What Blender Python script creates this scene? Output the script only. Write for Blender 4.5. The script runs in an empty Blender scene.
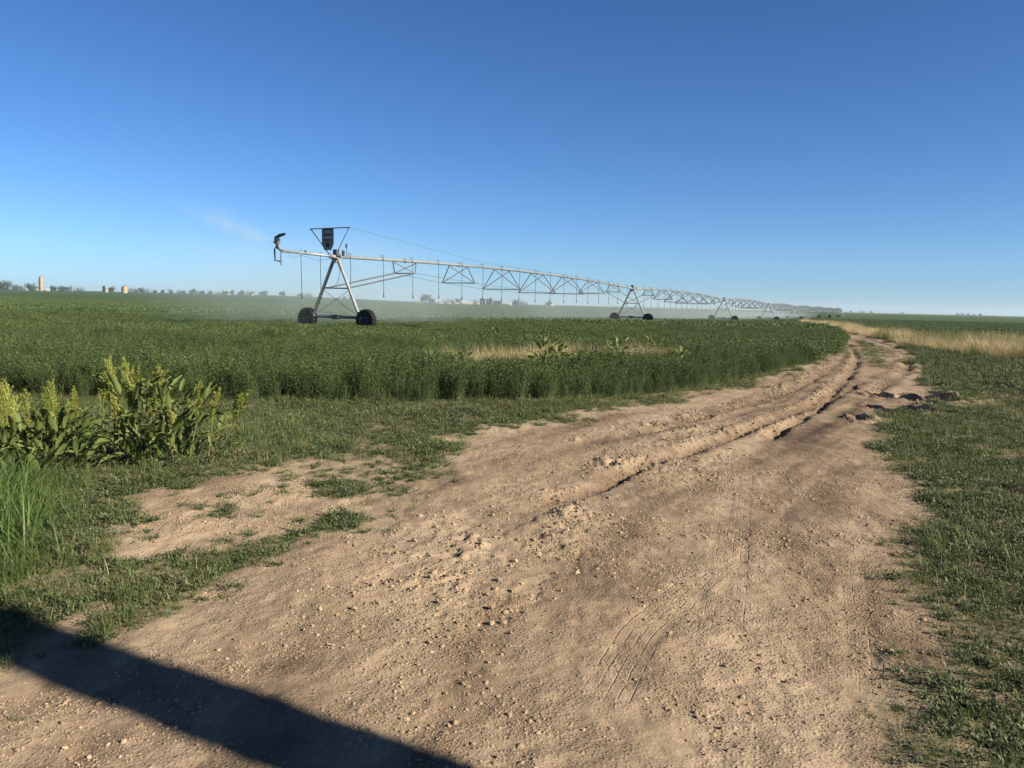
import bpy, math, random
import numpy as np
from mathutils import Vector, Matrix
R = math.radians
S = bpy.context.scene
COL = S.collection
random.seed(7); rng = np.random.default_rng(7)

# ------------------------------------------------------------------ camera
F, EYE = 770.0, 1.7
ROLL = math.atan(0.0238)
PIT = math.atan((384 - 303.6) * math.cos(ROLL) / F)
cr, sr, cp, sp = math.cos(ROLL), math.sin(ROLL), math.cos(PIT), math.sin(PIT)
cam = bpy.data.cameras.new('camera')
cam.sensor_width = 36; cam.lens = 36 * F / 1024; cam.clip_start = .05; cam.clip_end = 20000
co = bpy.data.objects.new('camera', cam); COL.objects.link(co); S.camera = co
Rv, Uv, Fv = Vector((cr, sr*sp, sr*cp)), Vector((-sr, cr*sp, cr*cp)), Vector((0, cp, -sp))
m = Matrix.Identity(4)
for i in range(3): m[i][0] = Rv[i]; m[i][1] = Uv[i]; m[i][2] = -Fv[i]
m[2][3] = EYE
co.matrix_world = m

# ------------------------------------------------------------------ light
SUN_EL, SX, SY = R(27), .886, -.464
w = bpy.data.worlds.new('World'); S.world = w; w.use_nodes = True
nt = w.node_tree; nt.nodes.clear()
sky = nt.nodes.new('ShaderNodeTexSky'); sky.sky_type = 'NISHITA'; sky.sun_disc = False
sky.sun_elevation = SUN_EL; sky.sun_rotation = math.atan2(SX, SY)
sky.air_density = 1.0; sky.dust_density = .0; sky.ozone_density = 3.0; sky.altitude = 1500
bg = nt.nodes.new('ShaderNodeBackground'); bg.inputs['Strength'].default_value = .06
wo = nt.nodes.new('ShaderNodeOutputWorld')
# paler blue at the horizon; unseen zenith dimmed and greyed to weaken shadow fill
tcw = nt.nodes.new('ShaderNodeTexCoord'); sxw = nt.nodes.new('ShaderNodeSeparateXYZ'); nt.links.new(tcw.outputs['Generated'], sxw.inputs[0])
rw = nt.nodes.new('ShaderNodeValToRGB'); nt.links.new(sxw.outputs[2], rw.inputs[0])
SKY_TINT = ((0, (.43, .64, .98, 1)), (.06, (.50, .73, 1.02, 1)), (.18, (.42, .68, .98, 1)), (.38, (.35, .60, .92, 1)), (.7, (.25, .29, .32, 1)))
for i, (p_, c_) in enumerate(SKY_TINT):
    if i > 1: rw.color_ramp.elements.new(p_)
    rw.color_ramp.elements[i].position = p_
for i, (p_, c_) in enumerate(SKY_TINT): rw.color_ramp.elements[i].color = c_
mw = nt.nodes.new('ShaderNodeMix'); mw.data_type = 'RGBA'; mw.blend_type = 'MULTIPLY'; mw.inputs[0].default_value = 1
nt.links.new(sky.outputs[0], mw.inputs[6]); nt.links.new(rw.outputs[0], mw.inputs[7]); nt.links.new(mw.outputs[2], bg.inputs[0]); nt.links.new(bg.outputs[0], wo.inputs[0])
sl = bpy.data.lights.new('sun', 'SUN'); sl.energy = 5.0; sl.angle = R(.5); sl.color = (1, .9, .74)
so = bpy.data.objects.new('sun', sl); COL.objects.link(so)
so.rotation_euler = Vector((SX*math.cos(SUN_EL), SY*math.cos(SUN_EL), math.sin(SUN_EL))).to_track_quat('Z', 'Y').to_euler()
S.view_settings.view_transform = 'Standard'; S.view_settings.look = 'None'
S.view_settings.exposure = 1.1; S.view_settings.gamma = 1; S.view_settings.use_curve_mapping = False
S.cycles.max_bounces = 6; S.cycles.diffuse_bounces = 2; S.cycles.transparent_max_bounces = 8
S.cycles.volume_bounces = 1; S.cycles.volume_max_steps = 64

# ------------------------------------------------------------------ numpy noise
def _h(ix, iy, s):
    n = (ix.astype(np.int64) * 374761393 + iy.astype(np.int64) * 668265263 + s * 2147483647) & 0xffffffff
    n = ((n ^ (n >> 13)) * 1274126177) & 0xffffffff
    n = n ^ (n >> 16)
    return (n & 0xffffff) / float(0xffffff)
def vn(x, y, s=0):
    x = np.asarray(x, float); y = np.asarray(y, float)
    ix, iy = np.floor(x), np.floor(y); fx, fy = x-ix, y-iy
    fx = fx*fx*(3-2*fx); fy = fy*fy*(3-2*fy)
    a = _h(ix, iy, s); b = _h(ix+1, iy, s); c = _h(ix, iy+1, s); d = _h(ix+1, iy+1, s)
    return (a+(b-a)*fx) + ((c+(d-c)*fx) - (a+(b-a)*fx))*fy
def fbm(x, y, o=4, s=0):
    t = 0; a = .5; n = 0
    for k in range(o):
        t = t + a*vn(x*2**k + 17.3*k, y*2**k - 9.1*k, s+k); n += a; a *= .5
    return t/n
def sstep(a, b, x):
    t = np.clip((x-a)/(b-a), 0, 1); return t*t*(3-2*t)

# ------------------------------------------------------------------ ground shape
def zbase(x, y):
    x = np.asarray(x, float); y = np.asarray(y, float)
    w_ = sstep(-.08, -.32, x/np.maximum(y, 1))
    return -1.25*sstep(28, 235, y) + w_*.0047*np.clip(y-200, 0, 2600)
def at(px, py, it=5):
    """the point of the ground that the photograph shows at a pixel"""
    u, v = (px-512)/F, (384-py)/F
    u2, v2 = u*cr - v*sr, u*sr + v*cr
    r = np.array([u2, cp+v2*sp, -sp+v2*cp]); z = 0.
    for _ in range(it):
        t = (z-EYE)/r[2]; z = float(zbase(r[0]*t, r[1]*t))
    return (r[0]*t, r[1]*t)
def pts(*pp): return np.array([at(a, b) for a, b in pp])
def ray_at(px, py, Y):
    u, v = (px-512)/F, (384-py)/F
    u2, v2 = u*cr - v*sr, u*sr + v*cr
    r = np.array([u2, cp+v2*sp, -sp+v2*cp]); t = Y/r[1]
    return Vector((r[0]*t, Y, EYE + r[2]*t))
def at_h(px, py, h):
    u, v = (px-512)/F, (384-py)/F
    u2, v2 = u*cr - v*sr, u*sr + v*cr
    r = np.array([u2, cp+v2*sp, -sp+v2*cp]); z = 0.
    for _ in range(5):
        t = (z+h-EYE)/r[2]; z = float(zbase(r[0]*t, r[1]*t))
    return (r[0]*t, r[1]*t)
def inside(poly, x, y):
    c = np.zeros(x.shape, bool); n = len(poly)
    for i in range(n):
        x1, y1 = poly[i]; x2, y2 = poly[(i+1) % n]
        if y1 == y2: continue
        c ^= ((y1 > y) != (y2 > y)) & (x < (x2-x1)*(y-y1)/(y2-y1)+x1)
    return c
def segd(line, x, y, closed=False):
    """distance, side (+ right of travel), length along"""
    bd = np.full(x.shape, 1e9); bs = np.zeros(x.shape); bl = np.zeros(x.shape); L = 0
    n = len(line)
    for i in range(n if closed else n-1):
        a = line[i]; b = line[(i+1) % n]; d = b-a; l = math.hypot(*d)
        t = np.clip(((x-a[0])*d[0]+(y-a[1])*d[1])/(l*l), 0, 1)
        ex, ey = x-a[0]-t*d[0], y-a[1]-t*d[1]; dd = np.sqrt(ex*ex+ey*ey)
        side = np.sign(d[1]*(x-a[0]) - d[0]*(y-a[1]))
        k = dd < bd
        bd = np.where(k, dd, bd); bs = np.where(k, side, bs); bl = np.where(k, L+t*l, bl); L += l
    return bd, bs, bl, L
def pmask(poly, x, y):
    d = segd(poly, x, y, True)[0]
    return np.where(inside(poly, x, y), d, -d)

FIELD = np.vstack([pts((-420, 386), (0, 396), (230, 403), (400, 405), (560, 403), (640, 396), (700, 389), (760, 377), (800, 368), (828, 358), (840, 349)),
                   [(21.6, 50), (38, 92), (57, 158), (64, 178), (100, 186), (200, 330), (800, 1600), (1100, 3200), (-3600, 3200), (-1500, 600), (-60, 14)]])
VERGE_L = np.vstack([[(-40, 16), (-12, 13.5)], pts((0, 390), (230, 395), (400, 396), (560, 396), (640, 391), (700, 385), (760, 374), (800, 366), (828, 357), (838, 350), (846, 342),
               (850, 348), (836, 357), (806, 369), (760, 383), (700, 397), (640, 408), (590, 418), (530, 427), (480, 437), (462, 452), (440, 468), (405, 463), (360, 458), (300, 468), (240, 484),
               (180, 500), (140, 520), (112, 548), (98, 585), (108, 612), (95, 645), (60, 655), (0, 650), (-100, 665), (-300, 700)), [(-8, 2.0), (-30, 2)]])
STRIPG = pts((85, 556), (118, 562), (160, 561), (205, 552), (255, 542), (290, 531), (318, 519), (350, 514), (376, 520), (366, 535), (325, 540), (288, 556), (240, 580), (185, 606), (150, 630), (95, 648), (60, 640))
MATS = [pts((285, 470), (360, 452), (440, 446), (455, 474), (400, 500), (320, 499)), pts((305, 488), (335, 480), (372, 484), (372, 496), (338, 500)), pts((360, 502), (400, 490), (412, 496), (380, 508)), pts((180, 520), (225, 508), (235, 516), (195, 530)), pts((385, 472), (430, 468), (425, 482), (395, 484))]
BARE = pts((92, 588), (100, 552), (128, 522), (170, 500), (230, 486), (300, 466), (370, 456), (420, 458), (405, 480), (362, 500), (320, 520), (250, 552), (180, 572), (130, 590))
BARE2 = pts((400, 425), (470, 415), (530, 418), (500, 440), (440, 460), (400, 450))
VERGE_R = np.vstack([pts((846, 334), (872, 337), (905, 345), (922, 357), (920, 370), (930, 383), (946, 396), (940, 405), (912, 411), (888, 416), (876, 428), (884, 450), (905, 476), (925, 506), (936, 556),
               (938, 600), (958, 640), (968, 690), (966, 730), (955, 768), (945, 830)), [(1.9, 1.2), (2.6, -3), (60, -3), (60, 36)], pts((1023, 345), (930, 334))])
ISLAND = pts((849, 338), (866, 340), (884, 350), (893, 362), (880, 368), (866, 361), (858, 351))
TUFT = pts((868, 360), (892, 358), (898, 366), (876, 370))
STRIP = np.vstack([pts((786, 318.5), (820, 324), (850, 330), (900, 338), (950, 343), (1023, 347), (1300, 355), (1300, 372), (1023, 361), (965, 357), (920, 349), (880, 339), (840, 331), (800, 322))])
WEED = np.vstack([pts((840, 332), (880, 340), (920, 350), (965, 358), (1023, 363), (1300, 374), (1300, 410), (1023, 392), (975, 388), (945, 372), (925, 357), (895, 343), (850, 334))])
FIELD_R = np.array([(20, 36), (27, 44), (38, 78), (64, 150), (80, 190), (120, 280), (700, 1480), (1500, 2600), (2200, 900), (400, 80), (120, 36)])

# ruts: line (pixels), depth, half width, berm, wall side
RUTS = [(pts((480, 549), (520, 527), (560, 510), (620, 485), (655, 466), (690, 455), (760, 432), (800, 414), (838, 396), (856, 374), (862, 357), (850, 344)), .05, .15, .010),
        (pts((520, 462), (600, 447), (680, 427), (740, 411), (790, 394), (820, 380), (842, 364), (850, 352), (846, 343)), .018, .18, .006),
        (pts((770, 444), (800, 424), (830, 405), (852, 391), (862, 384)), .06, .12, .012),
        (pts((640, 436), (720, 424), (780, 404), (812, 384), (826, 376)), .018, .12, .008),
        (pts((880, 392), (905, 378), (914, 368), (912, 356), (896, 347), (872, 340)), .035, .2, .02),
        (pts((930, 372), (925, 362), (916, 354), (900, 346)), .025, .18, .015)]
PITS = [((934, 402), .24, .34, .34), ((908, 413), .24, .20, .24), ((908, 401), .16, .16, .14), ((878, 397), .15, .34, .16), ((860, 421), .13, .12, .12), ((872, 408), .10, .16, .07), ((1004, 392), .5, .3, .12)]
PW = [(at(*p), a, b, d) for p, a, b, d in PITS]
CLOD = [pts((440, 590), (470, 535), (560, 480), (640, 440), (720, 412), (690, 455), (600, 505), (520, 560), (470, 600))]
ROADC = pts((300, 830), (480, 549), (690, 450), (838, 392), (862, 357), (850, 340))
TREADS = [(pts((715, 640), (728, 560), (735, 500), (742, 458)), .16), (pts((596, 716), (630, 648), (668, 606), (718, 564)), .13), (pts((862, 700), (862, 640), (850, 560)), .10),
          (pts((330, 610), (420, 572), (480, 540)), .14), (pts((780, 408), (812, 386), (842, 362)), .2)]

def chaikin(l, n=3):
    for _ in range(n):
        q = [l[0]]
        for a, b in zip(l[:-1], l[1:]): q += [a*.75+b*.25, a*.25+b*.75]
        l = np.array(q+[l[-1]])
    return l
TREADS = [(chaikin(l), w) for l, w in TREADS]
RUTS = [(chaikin(l, 2), *q) for l, *q in RUTS]
def hz(x, y, full=False):
    x = np.asarray(x, float); y = np.asarray(y, float)
    z = zbase(x, y)
    near = (y > -8) & (y < 70) & (np.abs(x) < 60)
    out = z.copy(); loose = np.zeros(x.shape); damp_shade = np.zeros(x.shape)
    if near.any():
        a, b = x[near], y[near]
        vl = pmask(VERGE_L, a, b); vr = pmask(VERGE_R, a, b); fl = pmask(FIELD, a, b)
        road = sstep(.5, -.5, np.maximum(np.maximum(vl, vr), fl))
        d = (fbm(a*.35, b*.35, 3, 3)-.5)*.12
        d = d + (fbm(a*2.2, b*2.2, 3, 5)-.5)*.035
        d = d + .02*(1-road)
        lo = sstep(-.5, .3, pmask(CLOD[0], a, b))
        dm = np.zeros(a.shape)
        for line, dep, hw, berm in RUTS:
            wob = (fbm(a*1.3, b*1.3, 3, 11)-.5)*.22+(fbm(a*7, b*7, 2, 13)-.5)*.09
            dd, sd, al, L = segd(line, a, b)
            q = -dd*sd + wob*.6                   # + to the left of the wall
            env = sstep(0, .8, al)*sstep(0, .8, L-al)*(.42+1.1*sstep(.2, .8, vn(al*1.3, 0*al+line[0][0], 21)))
            prof = -dep*sstep(-.015, .03, q)*sstep(hw*2, hw*.9, q)
            prof = prof + berm*(.3+1.6*vn(a*6, b*6, 59))*np.exp(-((q-hw*2.2)/(hw*.9))**2) + berm*.55*np.exp(-((q+.1)/.13)**2)*(q < .01)
            lim = (dd < 1.6)
            d = d + np.where(lim, prof*env, 0)
            lo = np.maximum(lo, np.where(lim, np.exp(-((q-hw*1.9)/(hw*1.2))**2)*env, 0))
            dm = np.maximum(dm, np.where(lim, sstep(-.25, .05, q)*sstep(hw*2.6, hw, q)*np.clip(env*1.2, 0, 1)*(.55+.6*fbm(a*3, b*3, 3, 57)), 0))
        for (cx, cy), rx, ry, dep in PW:
            wx = (fbm(a*3, b*3, 2, 31)-.5)*.2; wy = (fbm(a*3, b*3, 2, 37)-.5)*.2
            e = np.sqrt(((a-cx+wx)/rx)**2 + ((b-cy+wy)/ry/1.6)**2)
            d = d - dep*sstep(1.0, .7, e) + dep*.2*np.exp(-((e-1.4)/.3)**2)
            bu = (a-cx-rx*.55)*.958+(b-cy)*.287+wx*.5; bl_ = -(a-cx-rx*.55)*.287+(b-cy)*.958
            d = d + dep*(.25+.5*fbm(a*4, b*4, 3, 53))*sstep(-.02, .07, bu)*np.exp(-np.maximum(bu, 0)/(.2+rx))*np.exp(-(bl_/(rx*1.5))**4)
            dm = np.maximum(dm, sstep(1.1, .8, e))  # pit mouths darkened too: their shade is painted into the colour
            lo = np.maximum(lo, 1.6*np.exp(-((e-1.3)/.5)**2))
        cl = 1-np.abs(2*fbm(a*5.5, b*5.5, 3, 41)-1)
        cl2 = vn(a*14, b*14, 43)*vn(a*23, b*23, 44); pch = sstep(.42, .62, fbm(a*1.7, b*1.7, 3, 49)); lo = np.maximum(lo*(.3+.9*pch), .55*pch*sstep(-.9, -.1, pmask(CLOD[0], a, b)))
        d = d + lo*((cl-.62)*.034 + sstep(.22, .42, cl2)*.02)
        d = d + road*(fbm(a*9, b*9, 3, 47)-.5)*.018 + (fbm(a*26, b*26, 2, 51)-.5)*.013
        for line, hw in TREADS:
            dd, sd, al, L = segd(line, a, b)
            d = d - .006*sstep(hw, hw*.7, dd)*sstep(0, .5, al)*sstep(0, .5, L-al)
        out[near] = z[near] + d; loose[near] = lo; damp_shade[near] = dm
    if full: return out, loose, damp_shade
    return out

# ------------------------------------------------------------------ materials
def mat(name, rough=.8, spec=.2):
    m = bpy.data.materials.new(name); m.use_nodes = True
    b = m.node_tree.nodes['Principled BSDF']; b.inputs['Roughness'].default_value = rough
    b.inputs['Specular IOR Level'].default_value = spec
    return m, m.node_tree, b
def nn(t, k, **kw):
    n = t.nodes.new(k)
    for a, v in kw.items(): setattr(n, a, v)
    return n
def ramp(t, src, stops):
    r = nn(t, 'ShaderNodeValToRGB'); e = r.color_ramp.elements
    while len(e) < len(stops): e.new(.5)
    for i, (p, c) in enumerate(stops):
        e[i].position = p; e[i].color = (*c, 1) if len(c) == 3 else c
    t.links.new(src, r.inputs[0]); return r.outputs[0]
def mixc(t, fac, a, b, mode='MIX'):
    x = nn(t, 'ShaderNodeMix', data_type='RGBA', blend_type=mode)
    for s, i in ((fac, 0), (a, 6), (b, 7)):
        if hasattr(s, 'links'): t.links.new(s, x.inputs[i])
        elif isinstance(s, tuple): x.inputs[i].default_value = (*s, 1)
        else: x.inputs[i].default_value = s
    return x.outputs[2]
def noise(t, scale, detail=4, rough=.6, co=None, dist=0):
    n = nn(t, 'ShaderNodeTexNoise'); n.inputs['Scale'].default_value = scale; n.inputs['Detail'].default_value = detail
    n.inputs['Roughness'].default_value = rough; n.inputs['Distortion'].default_value = dist
    if co: t.links.new(co, n.inputs['Vector'])
    return n.outputs['Fac']
def math_(t, op, a, b=0.):
    x = nn(t, 'ShaderNodeMath', operation=op)
    for i, s in enumerate((a, b)):
        if hasattr(s, 'links'): t.links.new(s, x.inputs[i])
        else: x.inputs[i].default_value = s
    return x.outputs[0]
def plain(name, col, rough=.7, var=.25, scale=6, metal=0, spec=.3):
    m, t, b = mat(name, rough, spec); tc = nn(t, 'ShaderNodeTexCoord').outputs['Object']
    n = noise(t, scale, 5, .65, tc)
    lo = tuple(c*(1-var) for c in col); hi = tuple(min(1, c*(1+var)) for c in col)
    t.links.new(ramp(t, n, [(.3, lo), (.7, hi)]), b.inputs['Base Color']); b.inputs['Metallic'].default_value = metal
    return m
def leafmat(name, cols, rough=.55, trans=.25, spec=.25, scale=3.):
    """colour differs from plant to plant and patch to patch"""
    m, t, b = mat(name, rough, spec)
    oi = nn(t, 'ShaderNodeObjectInfo').outputs['Random']; geo = nn(t, 'ShaderNodeNewGeometry')
    n = noise(t, scale, 3, .6, geo.outputs['Position'])
    isl = geo.outputs['Random Per Island']
    f = math_(t, 'ADD', math_(t, 'MULTIPLY', oi, .35), math_(t, 'ADD', math_(t, 'MULTIPLY', n, .35), math_(t, 'MULTIPLY', isl, .35)))
    k = len(cols)
    c = ramp(t, f, [(.2+.6*i/(k-1), cc) for i, cc in enumerate(cols)])
    t.links.new(c, b.inputs['Base Color'])
    tr = nn(t, 'ShaderNodeBsdfTranslucent'); t.links.new(c, tr.inputs[0])
    mx = nn(t, 'ShaderNodeMixShader'); mx.inputs[0].default_value = trans
    t.links.new(b.outputs[0], mx.inputs[1]); t.links.new(tr.outputs[0], mx.inputs[2])
    t.links.new(mx.outputs[0], t.nodes['Material Output'].inputs[0])
    return m

M = {}
def ground_material():
    m, t, b = mat('soil and crop ground', .95, .12)
    geo = nn(t, 'ShaderNodeNewGeometry').outputs['Position']
    A = lambda nm: nn(t, 'ShaderNodeAttribute', attribute_name=nm)
    ton = nn(t, 'ShaderNodeSeparateColor'); t.links.new(A('tone').outputs['Color'], ton.inputs[0])
    tone, damp_shade, loose = ton.outputs[0], ton.outputs[1], ton.outputs[2]
    msk = nn(t, 'ShaderNodeSeparateColor'); t.links.new(A('cover').outputs['Color'], msk.inputs[0])
    grass, crop, dry = msk.outputs[0], msk.outputs[1], msk.outputs[2]
    fine = noise(t, 34, 8, .8, geo); mid = noise(t, 6, 5, .65, geo); big = noise(t, .9, 4, .6, geo); grit = noise(t, 170, 3, .7, geo)
    f = math_(t, 'ADD', math_(t, 'MULTIPLY', tone, .62), math_(t, 'ADD', math_(t, 'MULTIPLY', mid, .28), math_(t, 'MULTIPLY', big, .22)))
    dirt = ramp(t, f, [(.30, (.080, .056, .038)), (.42, (.160, .115, .077)), (.57, (.275, .203, .136)), (.80, (.405, .310, .212))])
    sp_ = ramp(t, fine, [(.30, (.42, .39, .37)), (.46, (.92, .92, .92)), (.62, (1.0, 1.0, 1.0)), (.72, (1.3, 1.3, 1.3))])
    dirt = mixc(t, .75, dirt, sp_, 'MULTIPLY')
    gs = ramp(t, grit, [(.36, (.66, .64, .62)), (.52, (1, 1, 1)), (.74, (1.15, 1.15, 1.15))])
    dirt = mixc(t, .8, dirt, gs, 'MULTIPLY')
    dirt = mixc(t, math_(t, 'MULTIPLY', damp_shade, .8), dirt, (.12, .08, .055))  # damp soil in the ruts, painted shade in the pits
    sc = math_(t, 'MULTIPLY', grass, .6)
    soilg = ramp(t, mid, [(.35, (.11, .09, .055)), (.5, (.10, .11, .05)), (.65, (.22, .18, .11))])
    c = mixc(t, sc, dirt, soilg)
    cn = noise(t, .25, 6, .7, geo); cb = noise(t, .012, 4, .6, geo)
    green = ramp(t, math_(t, 'ADD', math_(t, 'MULTIPLY', cn, .6), math_(t, 'MULTIPLY', cb, .45)), [(.35, (.030, .060, .018)), (.52, (.050, .088, .026)), (.7, (.082, .115, .038))])
    c = mixc(t, crop, c, green)
    c = mixc(t, dry, c, (.30, .24, .13))
    t.links.new(c, b.inputs['Base Color'])
    tr = nn(t, 'ShaderNodeSeparateColor'); t.links.new(A('tread').outputs['Color'], tr.inputs[0])
    # tread blocks: across coordinate in R, along in G, mask in B
    wv = math_(t, 'SINE', math_(t, 'ADD', math_(t, 'MULTIPLY', tr.outputs[0], 150.), math_(t, 'MULTIPLY', mid, 5.))); wv2 = math_(t, 'SINE', math_(t, 'MULTIPLY', tr.outputs[1], 60.))
    tb = math_(t, 'MULTIPLY', math_(t, 'ADD', wv, math_(t, 'MULTIPLY', wv2, .35)), math_(t, 'MULTIPLY', tr.outputs[2], .10))
    vor = nn(t, 'ShaderNodeTexVoronoi'); vor.inputs['Scale'].default_value = 60; vor2 = nn(t, 'ShaderNodeTexVoronoi'); vor2.inputs['Scale'].default_value = 27; t.links.new(geo, vor2.inputs['Vector']); t.links.new(geo, vor.inputs['Vector'])
    peb = math_(t, 'MULTIPLY', ramp(t, vor.outputs['Distance'], [(0, (1, 1, 1)), (.5, (0, 0, 0))]), .55)
    peb = math_(t, 'ADD', peb, math_(t, 'MULTIPLY', ramp(t, vor2.outputs['Distance'], [(0, (1, 1, 1)), (.32, (0, 0, 0))]), .8))
    h = math_(t, 'ADD', math_(t, 'ADD', math_(t, 'MULTIPLY', fine, .9), math_(t, 'MULTIPLY', grit, .25)), peb)
    gv = math_(t, 'MAXIMUM', math_(t, 'SUBTRACT', math_(t, 'SINE', math_(t, 'ADD', math_(t, 'MULTIPLY', tr.outputs[0], 118.), math_(t, 'MULTIPLY', big, 2.5))), .82), 0.)
    h = math_(t, 'MULTIPLY', h, ramp(t, noise(t, 2.6, 5, .6, geo), [(.40, (.15, .15, .15)), (.54, (.7, .7, .7)), (.68, (1.8, 1.8, 1.8))]))
    h = math_(t, 'SUBTRACT', h, math_(t, 'MULTIPLY', math_(t, 'MULTIPLY', gv, tr.outputs[2]), ramp(t, noise(t, 7, 3, .6, geo), [(.44, (0, 0, 0)), (.62, (8, 8, 8))])))
    bp = nn(t, 'ShaderNodeBump'); bp.inputs['Strength'].default_value = 1.0; bp.inputs['Distance'].default_value = .013
    t.links.new(h, bp.inputs['Height']); t.links.new(bp.outputs[0], b.inputs['Normal'])
    return m
M['ground'] = ground_material()
M['alfalfa'] = leafmat('alfalfa leaves', [(.034, .058, .019), (.064, .098, .030), (.112, .150, .048)], .6, .15, scale=.5)
M['alfalfa_stem'] = leafmat('alfalfa stems', [(.06, .09, .04), (.10, .12, .05)], .6, .1)
M['weed'] = leafmat('weed leaves', [(.050, .070, .028), (.095, .122, .050), (.165, .185, .088)], .55, .25, scale=1.5)
M['grass'] = leafmat('grass blades', [(.065, .092, .026), (.115, .148, .045), (.20, .215, .09)], .5, .35, scale=1.5)
M['tall'] = leafmat('tall grass blades', [(.065, .115, .025), (.11, .175, .045), (.18, .235, .085)], .45, .4, scale=2)
M['straw'] = leafmat('dry straw blades', [(.36, .27, .13), (.56, .43, .24), (.72, .60, .37)], .7, .3, scale=1)
M['dock'] = leafmat('dock leaves', [(.065, .095, .024), (.120, .160, .045), (.20, .225, .080)], .55, .3, spec=.2, scale=6)
M['dockstem'] = leafmat('dock stems', [(.12, .13, .05), (.20, .17, .07)], .6, .1)
M['seed'] = leafmat('dock seed heads', [(.16, .20, .045), (.28, .32, .07), (.40, .40, .11)], .7, .35, scale=20)
M['crumb'] = leafmat('dirt crumbs', [(.13, .092, .060), (.26, .19, .12), (.40, .30, .20)], .95, 0, scale=9)
M['stone'] = leafmat('stones', [(.17, .115, .075), (.29, .205, .13), (.44, .34, .24)], .9, 0, scale=3)
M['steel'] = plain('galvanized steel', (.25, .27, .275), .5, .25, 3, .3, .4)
M['steeldark'] = plain('darker galvanized steel', (.13, .14, .145), .6, .2, 3, .3, .4)
M['tyre'] = plain('tyre rubber', (.010, .010, .011), .8, .3, 8)
M['rim'] = plain('wheel rim paint', (.03, .03, .03), .6)
M['hose'] = plain('hose rubber', (.05, .055, .06), .6)
M['box'] = plain('control box enamel', (.07, .075, .08), .5)
M['signboard'] = plain('dark sign board', (.14, .155, .18), .6, .1)
M['signink'] = plain('sign lettering', (.30, .33, .38), .6, .1)
M['signdark'] = plain('sign dark print', (.010, .012, .02), .6, .1)
M['white'] = plain('white paint', (.50, .50, .48), .6, .06)
M['concrete'] = plain('tan concrete', (.38, .27, .16), .8, .08, .1)
M['pink'] = plain('pinkish render', (.52, .38, .32), .8, .08, .1)
M['greyb'] = plain('grey cladding', (.16, .17, .18), .8, .1, .1)
M['roof'] = plain('dull roof sheet', (.20, .15, .13), .8, .15, .1)
M['glass'] = plain('window glass', (.04, .05, .06), .15, .05)
M['crown'] = leafmat('tree crown leaves', [(.030, .045, .022), (.045, .065, .030), (.065, .085, .040)], .7, .15, scale=.1)
M['crownpale'] = leafmat('pale tree crown leaves', [(.07, .09, .05), (.10, .12, .06)], .7, .15, scale=.1)
M['bark'] = plain('bark', (.10, .08, .06), .9)
M['pole'] = plain('weathered pole wood', (.20, .15, .10), .9)
M['porcelain'] = plain('brown porcelain', (.12, .05, .03), .3)

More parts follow.
